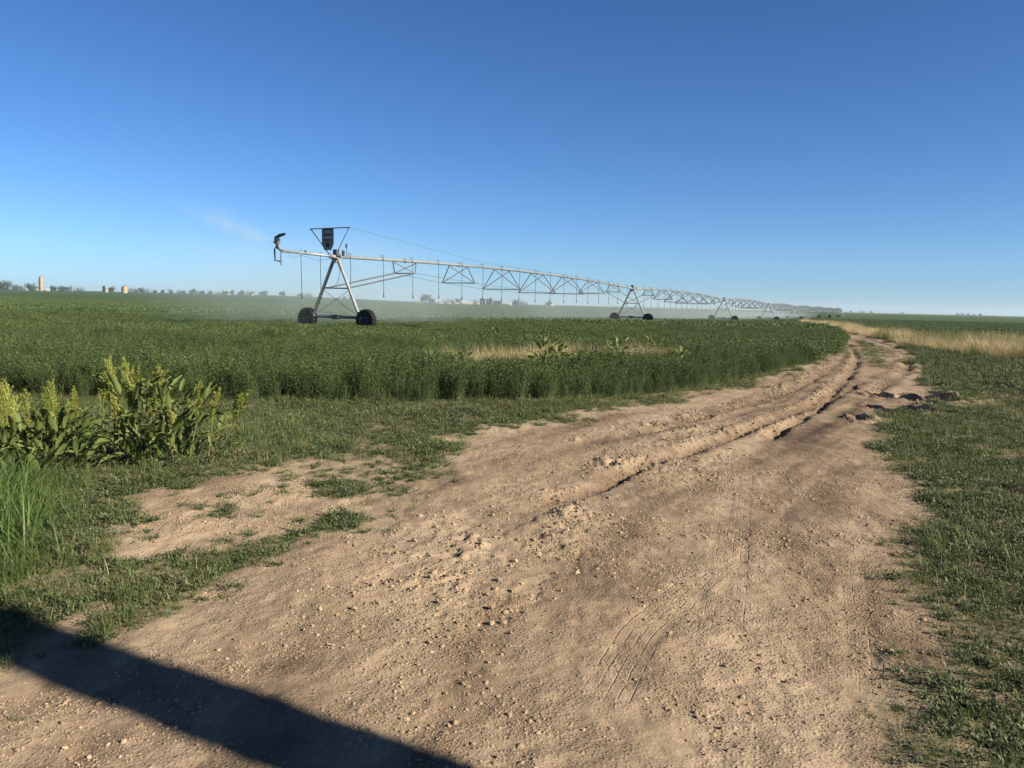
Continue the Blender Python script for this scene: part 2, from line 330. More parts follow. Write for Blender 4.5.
# ------------------------------------------------------------------ object helpers
def tag(o, label=None, cat=None, group=None, kind=None):
    if label: o['label'] = label
    if cat: o['category'] = cat
    if group: o['group'] = group
    if kind: o['kind'] = kind
    return o
def link(o, parent=None):
    COL.objects.link(o)
    if parent: o.parent = parent
    return o
def empty(name, loc=(0, 0, 0), rz=0, parent=None):
    o = bpy.data.objects.new(name, None); o.location = loc; o.rotation_euler = (0, 0, rz); return link(o, parent)
def copy_tree(o, parent=None):
    c = o.copy(); link(c, parent)
    for ch in list(o.children): copy_tree(ch, c)
    return c
class MB:
    def __init__(s): s.v = []; s.f = []; s.m = []; s.mi = 0
    def add(s, vs, fs):
        k = len(s.v); s.v += [tuple(v) for v in vs]; s.f += [tuple(i+k for i in f) for f in fs]; s.m += [s.mi]*len(fs)
    def box(s, c, d, rz=0):
        cx, cy, cz = c; a, b, h = d[0]/2, d[1]/2, d[2]/2; ca, sa = math.cos(rz), math.sin(rz)
        vs = [(cx+x*ca-y*sa, cy+x*sa+y*ca, cz+z) for z in (-h, h) for x, y in ((-a, -b), (a, -b), (a, b), (-a, b))]
        s.add(vs, [(0, 3, 2, 1), (4, 5, 6, 7), (0, 1, 5, 4), (1, 2, 6, 5), (2, 3, 7, 6), (3, 0, 4, 7)])
    def tube(s, path, rad, n=6, caps=True):
        path = [Vector(p) for p in path]; k = len(path)
        rad = [rad]*k if not hasattr(rad, '__len__') else rad
        vs = []; fs = []; ref = None
        for i, p in enumerate(path):
            d = (path[min(i+1, k-1)] - path[max(i-1, 0)]).normalized()
            if ref is None: ref = Vector((0, 0, 1)) if abs(d.z) < .9 else Vector((1, 0, 0))
            a = d.cross(ref).normalized(); b = d.cross(a).normalized()
            for j in range(n):
                t = 2*math.pi*j/n; vs.append(p + (a*math.cos(t)+b*math.sin(t))*rad[i])
        for i in range(k-1):
            for j in range(n):
                fs.append((i*n+j, i*n+(j+1) % n, (i+1)*n+(j+1) % n, (i+1)*n+j))
        if caps: fs += [tuple(range(n)), tuple(range((k-1)*n, k*n))[::-1]]
        s.add(vs, fs)
    def lathe(s, prof, c, axis, n=20):
        """prof: (radius, along)"""
        ax = Vector(axis).normalized(); ref = Vector((0, 0, 1)) if abs(ax.z) < .9 else Vector((1, 0, 0))
        a = ax.cross(ref).normalized(); b = ax.cross(a); c = Vector(c); vs = []; fs = []
        for r, h in prof:
            for j in range(n):
                t = 2*math.pi*j/n; vs.append(c + ax*h + (a*math.cos(t)+b*math.sin(t))*r)
        for i in range(len(prof)-1):
            for j in range(n): fs.append((i*n+j, i*n+(j+1) % n, (i+1)*n+(j+1) % n, (i+1)*n+j))
        s.add(vs, fs)
    def mesh(s, name, mats, smooth=False):
        me = bpy.data.meshes.new(name); me.from_pydata(s.v, [], s.f)
        for q in (mats if isinstance(mats, (list, tuple)) else [mats]): me.materials.append(q)
        me.polygons.foreach_set('material_index', s.m)
        if smooth: me.polygons.foreach_set('use_smooth', [True]*len(s.f))
        me.update(); return me
    def build(s, name, mats, parent=None, smooth=False):
        return link(bpy.data.objects.new(name, s.mesh(name, mats, smooth)), parent)

# ------------------------------------------------------------------ ground sheet
def axis_lines(fine, k, lo, hi, far):
    out = [0.0]; x = 0.0
    while x < hi:
        x += max(fine, k*abs(x)); out.append(x)
    st = out[-1]-out[-2]
    while x < far:
        st *= 1.12; x += st; out.append(x)
    return out
px_ = axis_lines(.018, .0062, 0, 60, 7000)
xs = np.array([-v for v in px_[::-1][:-1]] + px_)
ys = [2.2]; y = 2.2
while y < 62: y += max(.018, .0062*y); ys.append(y)
st = ys[-1]-ys[-2]
while y < 7000: st *= 1.09; y += st; ys.append(y)
yb = [2.2]; y = 2.2; st = .03
while y > -3000: st *= 1.13; y -= st; yb.append(y)
ys = np.array(yb[::-1][:-1] + ys)
GX, GY = np.meshgrid(xs, ys); nx, ny = len(xs), len(ys)
gx, gy = GX.ravel(), GY.ravel()
GZ, loose, damp_shade = hz(gx, gy, True)
me = bpy.data.meshes.new('ground')
me.vertices.add(nx*ny); me.vertices.foreach_set('co', np.stack([gx, gy, GZ], 1).ravel())
ii = (np.arange(ny-1)[:, None]*nx + np.arange(nx-1)[None]).ravel()
q = np.stack([ii, ii+1, ii+nx+1, ii+nx], 1)
me.loops.add(q.size); me.loops.foreach_set('vertex_index', q.ravel().astype(np.int32))
me.polygons.add(len(q)); me.polygons.foreach_set('loop_start', np.arange(0, q.size, 4, dtype=np.int32))
me.polygons.foreach_set('use_smooth', np.ones(len(q), bool)); me.update(calc_edges=True)

def cover(x, y):
    """green cover of the verges 0..1, with ragged edges"""
    j = (fbm(x*1.1, y*1.1, 4, 61)-.5)*1.5; j2 = (fbm(x*5, y*5, 3, 67)-.5)*.5
    vl = pmask(VERGE_L, x, y)+.1+j*.8+j2*1.6; vr = pmask(VERGE_R, x, y)+.16+j*.45+j2*.8
    g = np.maximum(sstep(-.12, .35, vl)*.86, sstep(-.15, .35, vr))
    g = np.maximum(g, sstep(-.06, .16, pmask(STRIPG, x, y)+j*.12+j2*.5))
    for mi_, mt_ in enumerate(MATS): g = np.maximum(g, (.42 if mi_ == 0 else .75)*sstep(-.06, .16, pmask(mt_, x, y)+j*.2+j2*.6))
    isl = np.maximum(pmask(ISLAND, x, y)+.15+j*.6, pmask(TUFT, x, y)+j*.3)
    g = np.maximum(g, sstep(0, .5, isl)*.8)
    for (cx, cy), rx, ry, dep in PW[:5]:
        e = np.sqrt(((x-cx)/(rx+.05))**2+((y-cy)/(ry*1.6+.1))**2)+j2*1.2+j*.5
        g = g*(1-.95*sstep(1.15, .8, e))
    tw = .55+1.05*fbm(x*.8, y*.8, 4, 71)+.3*sstep(-1.2, -2.4, x)*sstep(7.5, 5, y)
    return np.clip(g*tw, 0, 1)
NEAR = (gy > -10) & (gy < 75) & (np.abs(gx) < 70)
gr = np.zeros(gx.shape); gr[NEAR] = cover(gx[NEAR], gy[NEAR])
jf = (fbm(gx*.5, gy*.5, 3, 81)-.5)
crop = np.maximum(sstep(-.1, .5, pmask(FIELD, gx, gy)+jf*.5), sstep(-.5, 2, pmask(FIELD_R, gx, gy)+jf*3))
dry = sstep(-.3, .6, pmask(STRIP, gx, gy)+jf)*.9
fard = sstep(900, 1100, gy)
far_tan = np.where(gx > 120, sstep(.0, 1, (gy-700)/500)*.5, 0)
dd, sd, al, L = segd(ROADC, gx, gy)
sdd = dd*sd
tone = -.06+1.0*fbm(sdd*2.2+5, al*.35, 4, 91)+.60*fbm(gx*1.9, gy*1.1, 5, 93)+.42*(fbm(sdd*4.5, al*.16, 3, 96)-.5)+.2*(fbm(sdd*13, al*.3, 2, 98)-.5)
tone = tone - .25*sstep(0, .5, sdd)*sstep(1.9, 1.2, sdd)*(vn(al*.6, 0*al, 95)) + .30*sstep(-.3, .4, pmask(BARE, gx, gy)) + .15*loose
tone = tone + .12*sstep(.2, .8, pmask(CLOD[0], gx, gy))
for poly_, v_ in ((pts((700, 430), (760, 430), (770, 620), (700, 620)), .14), (pts((840, 470), (900, 480), (925, 560), (925, 650), (850, 640)), .16), (pts((770, 440), (860, 400), (900, 440), (850, 470), (800, 560), (760, 560)), -.20), (pts((560, 500), (680, 480), (650, 600), (560, 640), (480, 600)), -.12)):
    tone = tone + v_*sstep(-.35, .35, pmask(poly_, gx, gy))
tone = np.clip(tone*.9, 0, 1)
tread = np.zeros((len(gx), 3))
for line, hw in TREADS:
    dd, sd, al, L = segd(line, gx, gy); k = dd < hw*1.2
    tread[k, 0] = ((dd*sd)[k]+hw*1.2); tread[k, 1] = al[k]; tread[k, 2] = (1. if hw == .13 else .3)*(sstep(hw, hw*.85, dd)*sstep(0, .4, al)*sstep(0, .4, L-al)*(.3+vn(al*3, sdd*8, 99)))[k]
    tone[k] = np.clip(tone[k] + .10*tread[k, 2], 0, 1)
def attr(me, nm, r, g, b):
    a = me.attributes.new(nm, 'FLOAT_COLOR', 'POINT')
    a.data.foreach_set('color', np.stack([r, g, b, np.ones(len(r))], 1).astype(np.float32).ravel())
attr(me, 'tone', tone, damp_shade, loose)
attr(me, 'cover', gr, crop, np.maximum(dry, far_tan*0))
attr(me, 'tread', *tread.T)
me.materials.append(M['ground'])
go = link(bpy.data.objects.new('ground', me)); tag(go, kind='structure')

# ------------------------------------------------------------------ scatter of uncountable things
def scatter(name, P, rz, tilt, scl, idx, sources, label, cat, kind='stuff'):
    c = bpy.data.collections.new(name+' kinds')
    for i, s in enumerate(sources):
        o = bpy.data.objects.new('%s kind %02d' % (name, i), s); c.objects.link(o)
    me = bpy.data.meshes.new(name); n = len(P)
    me.vertices.add(n); me.vertices.foreach_set('co', np.asarray(P, np.float32).ravel())
    a = me.attributes.new('rot', 'FLOAT_VECTOR', 'POINT'); tl = tilt*rng.standard_normal((n, 2))
    a.data.foreach_set('vector', np.column_stack([tl, rz]).astype(np.float32).ravel())
    a = me.attributes.new('scl', 'FLOAT_VECTOR', 'POINT')
    scl = np.asarray(scl, np.float32)
    if scl.ndim == 1: scl = np.stack([scl]*3, 1)
    a.data.foreach_set('vector', scl.ravel().copy())
    a = me.attributes.new('idx', 'INT', 'POINT'); a.data.foreach_set('value', np.asarray(idx, np.int32))
    o = link(bpy.data.objects.new(name, me))
    t = bpy.data.node_groups.new(name, 'GeometryNodeTree')
    t.interface.new_socket('Geometry', in_out='INPUT', socket_type='NodeSocketGeometry')
    t.interface.new_socket('Geometry', in_out='OUTPUT', socket_type='NodeSocketGeometry')
    gi = t.nodes.new('NodeGroupInput'); go_ = t.nodes.new('NodeGroupOutput')
    ci = t.nodes.new('GeometryNodeCollectionInfo'); ci.inputs['Collection'].default_value = c
    ci.inputs['Separate Children'].default_value = True; ci.inputs['Reset Children'].default_value = True
    ip = t.nodes.new('GeometryNodeInstanceOnPoints'); ip.inputs['Pick Instance'].default_value = True
    def na(nm, ty):
        q = t.nodes.new('GeometryNodeInputNamedAttribute'); q.data_type = ty; q.inputs[0].default_value = nm; return q.outputs[0]
    er = t.nodes.new('FunctionNodeEulerToRotation')
    t.links.new(na('rot', 'FLOAT_VECTOR'), er.inputs[0])
    t.links.new(gi.outputs[0], ip.inputs['Points']); t.links.new(ci.outputs[0], ip.inputs['Instance'])
    t.links.new(na('idx', 'INT'), ip.inputs['Instance Index']); t.links.new(er.outputs[0], ip.inputs['Rotation'])
    t.links.new(na('scl', 'FLOAT_VECTOR'), ip.inputs['Scale']); t.links.new(ip.outputs[0], go_.inputs[0])
    md = o.modifiers.new('scatter', 'NODES'); md.node_group = t
    tag(o, label, cat, kind=kind); return o

def quad_leaf(mb, p, d, n, L, W, mid=.5):
    """small pointed leaf from p along d, width along n x d"""
    s = d.cross(n).normalized()*W/2; q = p + d*L*mid
    mb.add([p, q+s, p+d*L, q-s], [(0, 1, 2, 3)])
def rv(): return Vector((random.gauss(0, 1), random.gauss(0, 1), random.gauss(0, 1))).normalized()
def blade(mb, p, az, L, W, lean, droop, n=5):
    """a grass blade: strip of n segments bending over"""
    dh = Vector((math.cos(az), math.sin(az), 0)); sd = Vector((-math.sin(az), math.cos(az), 0)); a = lean; q = Vector(p); vs = []
    for i in range(n+1):
        wv = W*(1-i/n)**.7*.5 if i < n else 0
        if i < n: vs += [q-sd*wv, q+sd*wv]
        else: vs += [q]
        a += droop/n; q = q + (dh*math.sin(a)+Vector((0, 0, 1))*math.cos(a))*L/n
    fs = [(2*i, 2*i+1, 2*i+3, 2*i+2) for i in range(n-1)] + [(2*n-2, 2*n-1, 2*n)]
    mb.add(vs, fs)

def alfalfa_plant(nst, h, spread, nl, ls):
    mb = MB()
    for k in range(nst):
        az = random.uniform(0, 6.283); lean = random.uniform(.05, .35); hh = h*random.uniform(.7, 1.08)
        b = Vector((random.gauss(0, spread*.4), random.gauss(0, spread*.4), 0))
        d = Vector((math.cos(az)*math.sin(lean), math.sin(az)*math.sin(lean), math.cos(lean)))
        mb.mi = 1; s = d.cross(Vector((.3, .7, .1))).normalized()*.003
        mb.add([b-s, b+s, b+d*hh], [(0, 1, 2)]); mb.mi = 0
        for j in range(nl):
            t = (.15 + .85*(j+random.random())/nl); p = b + d*hh*t
            o = rv(); o.z = abs(o.z)*.6+.15; o.normalize()
            pe = p + o*random.uniform(.01, .05)
            for q in range(2): quad_leaf(mb, pe, (o+rv()*.6).normalized(), (Vector((0, 0, 1))+rv()*.6).normalized(), ls*random.uniform(.8, 1.4), ls*random.uniform(.4, .65))
    return mb
AM = [M['alfalfa'], M['alfalfa_stem']]
alf = [alfalfa_plant(15, .56, .13, 22, .024).mesh('alfalfa plant', AM) for _ in range(4)]
def alf_patch(n, wd, h, ls):
    mb = MB()
    for _ in range(n):
        p = Vector((random.uniform(-wd, wd), random.uniform(-wd, wd), h*random.random()**.5*random.uniform(.8, 1.05)))
        quad_leaf(mb, p, rv(), (Vector((0, 0, 1))+rv()*.8).normalized(), ls*random.uniform(.7, 1.4), ls*random.uniform(.4, .7))
    return mb
alf_mid = [alf_patch(640, .42, .40, .056).mesh('alfalfa patch', AM) for _ in range(3)]
alf_far = [alf_patch(900, 1.3, .34, .15).mesh('alfalfa far patch', AM) for _ in range(3)]

def cand(x0, x1, y0, y1, dens):
    n = int((x1-x0)*(y1-y0)*dens)
    return rng.uniform(x0, x1, n), rng.uniform(y0, y1, n)
def infov(x, y, m=1.5): return (np.abs(x) < y*.70+m)
# weedy, yellow patches inside the crop, where the alfalfa is thin
cpts = lambda *pp: np.array([at_h(a, b, .5) for a, b in pp])
GAPS = [cpts((436, 353), (470, 347), (520, 347), (560, 344), (600, 346), (690, 345), (692, 352), (600, 354), (520, 358), (460, 360)), cpts((106, 328.5), (126, 328.5), (126, 331.5), (106, 331.5))]
def gapm(x, y): return np.maximum(pmask(GAPS[0], x, y)-.0, pmask(GAPS[1], x, y))
def crop_h(x, y):
    """crop is rank at the watered margin and lower further in"""
    return 1.04 - .46*sstep(20, 40, y) + (fbm(x*.5, y*.5, 3, 101)-.5)*.5 + (fbm(x*2.5, y*2.5, 2, 103)-.5)*.3

x, y = cand(-22, 20, 11.5, 26, 30)
k = infov(x, y) & (pmask(FIELD, x, y)+(fbm(x*2, y*2, 2, 5)-.5)*.4 > 0) & (gapm(x, y) < rng.uniform(-.3, .3, len(x))); x, y = x[k], y[k]
edge = pmask(FIELD, x, y)
s = crop_h(x, y)*rng.uniform(.8, 1.12, len(x))*(.7+.3*sstep(0, .4, edge))
scatter('alfalfa', np.stack([x, y, hz(x, y)-.01], 1), rng.uniform(0, 6.28, len(x)), .08, s, rng.integers(0, 4, len(x)), alf,
        'dense knee-high green alfalfa crop at the near edge of the field', 'alfalfa')
x, y = cand(-50, 38, 25, 70, 4.2)
k = infov(x, y) & (pmask(FIELD, x, y) > .2) & (gapm(x, y) < rng.uniform(-.3, .2, len(x))); x, y = x[k], y[k]
s = crop_h(x, y)/.72*rng.uniform(.85, 1.15, len(x))*.92
scatter('alfalfa_midfield', np.stack([x, y, hz(x, y)-.02], 1), rng.uniform(0, 6.28, len(x)), .04, np.stack([s**0*rng.uniform(.9, 1.2, len(x))]*2+[s*.95], 1), rng.integers(0, 3, len(x)), alf_mid,
        'green alfalfa crop in the middle of the field before the sprinkler towers', 'alfalfa')
x, y = cand(-230, 120, 68, 330, .32)
k = infov(x, y, 4) & (pmask(FIELD, x, y) > .5); x, y = x[k], y[k]
scatter('alfalfa_backfield', np.stack([x, y, hz(x, y)-.03], 1), rng.uniform(0, 6.28, len(x)), .02, rng.uniform(.85, 1.2, len(x)), rng.integers(0, 3, len(x)), alf_far,
        'far green alfalfa crop beyond the first sprinkler tower', 'alfalfa')
x, y = cand(30, 230, 40, 300, .22)
k = infov(x, y, 4) & (pmask(FIELD_R, x, y) > 1.0); x, y = x[k], y[k]
scatter('low_crop', np.stack([x, y, hz(x, y)-.03], 1), rng.uniform(0, 6.28, len(x)), .02, np.stack([rng.uniform(.9, 1.2, len(x))]*2+[rng.uniform(.6, .8, len(x))], 1), rng.integers(0, 3, len(x)), alf_far,
        'low even green crop to the right behind the dry grass', 'crop')

# ground cover
def weed_clump(n, r, ls, h):
    mb = MB()
    for k in range(n):
        a = random.uniform(0, 6.283); l = r*random.uniform(.3, 1); b = Vector((random.gauss(0, r*.15), random.gauss(0, r*.15), 0))
        d = Vector((math.cos(a), math.sin(a), random.uniform(.05, h/r))).normalized(); m_ = 6
        for j in range(m_):
            p = b + d*l*(j+.6)/m_
            for q in range(2): quad_leaf(mb, p, (d*.5+rv()).normalized(), (Vector((0, 0, 1))+rv()*.5).normalized(), ls*random.uniform(.7, 1.4), ls*random.uniform(.3, .5))
    return mb
def grass_tuft(n, L, W, spread, droop=.9):
    mb = MB()
    for k in range(n):
        blade(mb, (random.gauss(0, spread), random.gauss(0, spread), -.005), random.uniform(0, 6.283), L*random.uniform(.5, 1.15), W*random.uniform(.7, 1.2), abs(random.gauss(0, .35)), random.uniform(.1, droop))
    return mb
cov = [weed_clump(12, .10, .017, .05).mesh('weed', M['weed']), weed_clump(9, .08, .022, .06).mesh('weed', M['weed']), weed_clump(14, .12, .015, .035).mesh('weed', M['weed']),
       grass_tuft(22, .11, .0035, .03).mesh('grass', M['grass']), grass_tuft(16, .08, .0035, .035, 1.6).mesh('grass', M['grass']), grass_tuft(9, .08, .002, .05, 2.8).mesh('straw', M['straw'])]
X, Y = [], []
for (a, b, c, d, den) in ((-6, 7, 1.5, 7, 330), (-11, 11, 7, 13, 190), (-18, 17, 13, 24, 75), (-10, 34, 24, 45, 24)):
    x, y = cand(a, b, c, d, den); k = infov(x, y, 2); x, y = x[k], y[k]
    g = cover(x, y); k = (rng.random(len(x)) < (g*1.15)**1.3) & (pmask(FIELD, x, y) < .6); X.append(x[k]); Y.append(y[k])
x = np.concatenate(X); y = np.concatenate(Y); n = len(x)
g = cover(x, y); pt = fbm(x*.7, y*.7, 3, 111)
ry = np.clip((y-6)/20, 0, 1)
dryness = sstep(.40, .62, fbm(x*.5+9, y*.5, 3, 117))*(.22+.6*(1-g))
grassy = sstep(.45, .6, pt)
u = rng.random(n); idx = np.where(u < .05+dryness*.38, 5, np.where(rng.random(n) < .10+.35*grassy, rng.integers(3, 5, n), rng.integers(0, 3, n)))
s = rng.uniform(.5, 1.25, n)*(.5+.6*g)*(.7+.9*fbm(x*2.2, y*2.2, 3, 113))*(1+.55*ry)*(.8+.25*sstep(3.2, 6, y))
scatter('ground_cover', np.stack([x, y, hz(x, y)-.004], 1), rng.uniform(0, 6.28, n), .12, s, idx, cov, 'low weeds, short grass and bits of straw covering both verges of the track', 'weeds')

# sprinkle of seedlings on the dirt
x, y = cand(-6, 6, 2.6, 13, 26); k = infov(x, y) & (cover(x, y) < .3) & (fbm(x*1.3, y*1.3, 3, 7) > .42); x, y = x[k], y[k]
k = (rng.random(len(x)) < .95*sstep(-.9, .2, pmask(BARE, x, y))+.003); x, y = x[k], y[k]; n = len(x)
scatter('seedlings', np.stack([x, y, hz(x, y)-.003], 1), rng.uniform(0, 6.28, n), .1, rng.uniform(.6, 1.35, n), rng.integers(0, 5, n), cov, 'scattered small seedlings sprouting on the bare dirt', 'seedlings')

# taller green weeds in front of the dry strip, and a dry grass strip
bush = [weed_clump(46, .42, .06, .42).mesh('bushy weed', M['weed']) for _ in range(3)]
x, y = cand(10, 40, 15, 62, 6); k = infov(x, y, 3) & (pmask(WEED, x, y)+(fbm(x*.6, y*.6, 3, 9)-.5)*3 > .2) & (pmask(STRIP, x, y) < .3); x, y = x[k], y[k]; n = len(x)
scatter('bushy_weeds', np.stack([x, y, hz(x, y)-.02], 1), rng.uniform(0, 6.28, n), .1, rng.uniform(.5, 1.05, n), rng.integers(0, 3, n), bush, 'dark green bushy weeds along the foot of the dry grass strip', 'weeds')
drg = [grass_tuft(60, .75, .007, .10, .8).mesh('dry grass', M['straw']), grass_tuft(45, .62, .007, .14, 1.3).mesh('dry grass', M['straw']), grass_tuft(50, .7, .007, .12, .9).mesh('green grass', M['grass'])]
x, y = cand(15, 64, 18, 175, 10); k = infov(x, y, 4) & (pmask(STRIP, x, y)+(fbm(x*.4, y*.4, 3, 19)-.5)*1.6 > 0); x, y = x[k], y[k]; n = len(x)
gg = fbm(x*.25, y*.25, 3, 23)
i_ = np.where(rng.random(n) < .10+.6*sstep(.52, .64, gg), 2, rng.integers(0, 2, n))
s = rng.uniform(.6, 1.15, n)*(.35+1.45*fbm(x*.45, y*.2, 3, 29))
scatter('dry_grass', np.stack([x, y, hz(x, y)-.02], 1), rng.uniform(0, 6.28, n), .12, s, i_, drg, 'tall pale dry grass in a strip beside the track on the right', 'dry grass')
# yellow grass patch in the crop
x, y = [], []
for gp, den in ((GAPS[0], 20), (GAPS[1], 14)):
    a0, b0 = gp.min(0), gp.max(0); a, b = cand(a0[0]-.5, b0[0]+.5, a0[1]-.5, b0[1]+.5, den); k = pmask(gp, a, b) > -.3; x.append(a[k]); y.append(b[k])
x = np.concatenate(x); y = np.concatenate(y); k = fbm(x*.8, y*.8, 3, 209) > .40; x, y = x[k], y[k]; n = len(x)
scatter('yellow_grass', np.stack([x, y, hz(x, y)-.02], 1), rng.uniform(0, 6.28, n), .1, rng.uniform(.65, 1.12, n), np.where(rng.random(n) < .15+.8*sstep(.48, .6, fbm(x*.9, y*.9, 3, 207)), 2, rng.integers(0, 2, n)), drg, 'thin yellowing grass in a gap of the alfalfa crop', 'grass')
# tall bright grass, bottom left
TALL = np.vstack([pts((-90, 490), (0, 486), (55, 494), (78, 530), (60, 600), (40, 640), (-60, 690), (-260, 640))])
tg = [grass_tuft(22, .60, .014, .06, 1.5).mesh('tall grass', M['tall']), grass_tuft(20, .50, .011, .07, 2.0).mesh('tall grass', M['tall']), grass_tuft(30, .34, .005, .05, 1.2).mesh('thin grass', M['grass'])]
x, y = cand(-7, -1.5, 3, 9, 40); tm = pmask(TALL, x, y)+(fbm(x*1.6, y*1.6, 2, 33)-.5)*.7; k = tm > 0; x, y, tm = x[k], y[k], tm[k]; n = len(x)
s = (.5+.95*sstep(0, .9, tm))*rng.uniform(.7, 1.1, n)*(.55+.5*sstep(3.6, 5, y))
scatter('tall_grass', np.stack([x, y, hz(x, y)-.01], 1), rng.uniform(0, 6.28, n), .1, s, np.where(rng.random(n) < sstep(.6, 0, tm)*.8, 2, rng.integers(0, 2, n)), tg, 'tall bright green grass at the left beside the track', 'grass')
# rank grass round the feet of the dock plants and under the crop edge
x, y = [], []
a, b = cand(-7, -2.6, 6.0, 11.5, 12); k = (pmask(VERGE_L, a, b) > .3) & (fbm(a*.9, b*.9, 2, 12)+sstep(-3.2, -5.5, a)*.35 > .62); x, y = a[k], b[k]; n = len(x)
scatter('rank_grass', np.stack([x, y, hz(x, y)-.01], 1), rng.uniform(0, 6.28, n), .12, rng.uniform(.3, .7, n), rng.integers(1, 3, n), tg, 'ankle-high rank grass around the dock plants', 'grass')

# gravel and clods
def stone(sd):
    r = random.Random(sd); mb = MB(); t = (1+5**.5)/2
    vs = [Vector(v).normalized() for v in ((-1, t, 0), (1, t, 0), (-1, -t, 0), (1, -t, 0), (0, -1, t), (0, 1, t), (0, -1, -t), (0, 1, -t), (t, 0, -1), (t, 0, 1), (-t, 0, -1), (-t, 0, 1))]
    fs = [(0, 11, 5), (0, 5, 1), (0, 1, 7), (0, 7, 10), (0, 10, 11), (1, 5, 9), (5, 11, 4), (11, 10, 2), (10, 7, 6), (7, 1, 8), (3, 9, 4), (3, 4, 2), (3, 2, 6), (3, 6, 8), (3, 8, 9), (4, 9, 5), (2, 4, 11), (6, 2, 10), (8, 6, 7), (9, 8, 1)]
    k = (1, r.uniform(.6, .95), r.uniform(.4, .75))
    mb.add([Vector((v.x*k[0], v.y*k[1], v.z*k[2]))*r.uniform(.75, 1.2) for v in vs], fs); return mb
stones = [stone(i).mesh('pebble', M['stone']) for i in range(6)]
dirtstones = [stone(i+9).mesh('crumb', M['crumb']) for i in range(4)]
X, Y, SZ = [], [], []
for (a, b, c, d, den) in ((-3.6, 4, 1.8, 5.2, 3600), (-6, 6, 5.2, 9, 1400), (-8, 10, 9, 18, 260)):
    x, y = cand(a, b, c, d, den); k = infov(x, y, .5); x, y = x[k], y[k]
    cl = fbm(x*2.1, y*2.1, 3, 131); k = (cover(x, y) < .35) & (rng.random(len(x)) < .05+1.3*sstep(.46, .64, cl)); x, y = x[k], y[k]
    X.append(x); Y.append(y); SZ.append(.0031*(1-rng.random(len(x)))**(-.30)*(1+(c > 5)*.5))
x = np.concatenate(X); y = np.concatenate(Y); s = np.clip(np.concatenate(SZ), 0, .016); n = len(x)
scatter('gravel', np.stack([x, y, hz(x, y)+s*.12], 1), rng.uniform(0, 6.28, n), .3, s, np.where(rng.random(n) < .16, rng.integers(0, 6, n), rng.integers(6, 10, n)), stones+dirtstones, 'small pale gravel and grit scattered over the dirt track', 'gravel')
X, Y, SZ = [], [], []
x, y = cand(-3, 12, 3.5, 30, 260); _, lo, _ = hz(x, y, True); k = (rng.random(len(x)) < lo*1.1) & (cover(x, y) < .6) & infov(x, y); x, y = x[k], y[k]; n = len(x)
s = np.clip(.008*(1-rng.random(n))**(-.35), 0, .022)*(1+y*.02)
scatter('dirt_clods', np.stack([x, y, hz(x, y)+s*.2], 1), rng.uniform(0, 6.28, n), .4, s, rng.integers(0, 4, n), dirtstones, 'broken dirt clods heaped along the wheel ruts', 'clods')

# ------------------------------------------------------------------ dock plants
def dock_leaf(L, W, droop, seed):
    r = random.Random(seed); mb = MB(); n = 9; vs = []; a = r.uniform(.35, .7); q = Vector((0, 0, 0)); ph = r.uniform(0, 6)
    for i in range(n+1):
        t = i/n; wd = W*(.10 if t < .12 else 1)*math.sin(math.pi*min(1, (t+.02))**.8)**.75 if 0 < t < 1 else .004
        rip = .012*math.sin(t*22+ph)
        fold = wd*.25
        d = Vector((math.sin(a), 0, math.cos(a))); nrm = Vector((-math.cos(a), 0, math.sin(a)))
        vs += [q+Vector((0, -wd/2, 0))+nrm*(fold+rip), q+Vector((0, -wd/4, 0))+nrm*fold*.4, q, q+Vector((0, wd/4, 0))+nrm*fold*.4, q+Vector((0, wd/2, 0))+nrm*(fold-rip)]
        a += droop/n*(.4+1.2*t); q = q + d*L/n
    fs = []
    for i in range(n):
        for j in range(4): fs.append((i*5+j, i*5+j+1, i*5+j+6, i*5+j+5))
    mb.add(vs, fs); return mb
LEAF = [dock_leaf(L, W, dr, i).mesh('dock leaf', M['dock'], True) for i, (L, W, dr) in enumerate(((.32, .055, 1.1), (.38, .062, 1.8), (.27, .048, .8), (.36, .048, 2.3), (.22, .046, 1.3)))]
def seed_stalk(h, spike, seed, lean=.1):
    r = random.Random(seed); st_ = MB(); pn = MB(); az = 0
    n = 7; path = [Vector((math.sin(lean)*h*t + .02*math.sin(t*4+seed), .015*math.sin(t*5+seed), h*t*math.cos(lean))) for t in [i/n for i in range(n+1)]]
    st_.tube(path, [.0065*(1-.7*i/n)+.001 for i in range(n+1)], 5)
    def pos(t): k = min(int(t*n), n-1); u = t*n-k; return path[k].lerp(path[k+1], u)
    def blobs(p, cnt, rad, s):
        for _ in range(cnt):
            o = Vector((r.gauss(0, 1), r.gauss(0, 1), r.gauss(0, 1))).normalized()
            quad_leaf(pn, p+o*rad*r.random(), o, (o.orthogonal()+Vector((0, 0, .5))).normalized(), s*r.uniform(.7, 1.3), s*r.uniform(.6, 1))
    t0 = 1-spike/h
    for i in range(34):
        t = t0+(1-t0)*i/33; blobs(pos(t), 12, .018*(1.25-t*.5), .013)
    for b in range(16):
        t = t0+(1-t0)*.75*b/16; p = pos(t); a = r.uniform(0, 6.28); l = spike*(.42-.25*b/16)*r.uniform(.7, 1.2)
        e = p+Vector((math.cos(a)*.42, math.sin(a)*.42, .9)).normalized()*l
        st_.tube([p, e], [.0025, .001], 3, False)
        for i in range(14): blobs(p.lerp(e, (i+1)/14), 9, .015, .012)
    return st_.mesh('seed stem', M['dockstem']), pn.mesh('seed head', M['seed'])
STALK = [seed_stalk(.92, .42, 3, .06), seed_stalk(.9, .4, 5, .12), seed_stalk(.8, .36, 8, .22), seed_stalk(.75, .3, 13, .55), seed_stalk(.6, .28, 21, .1)]
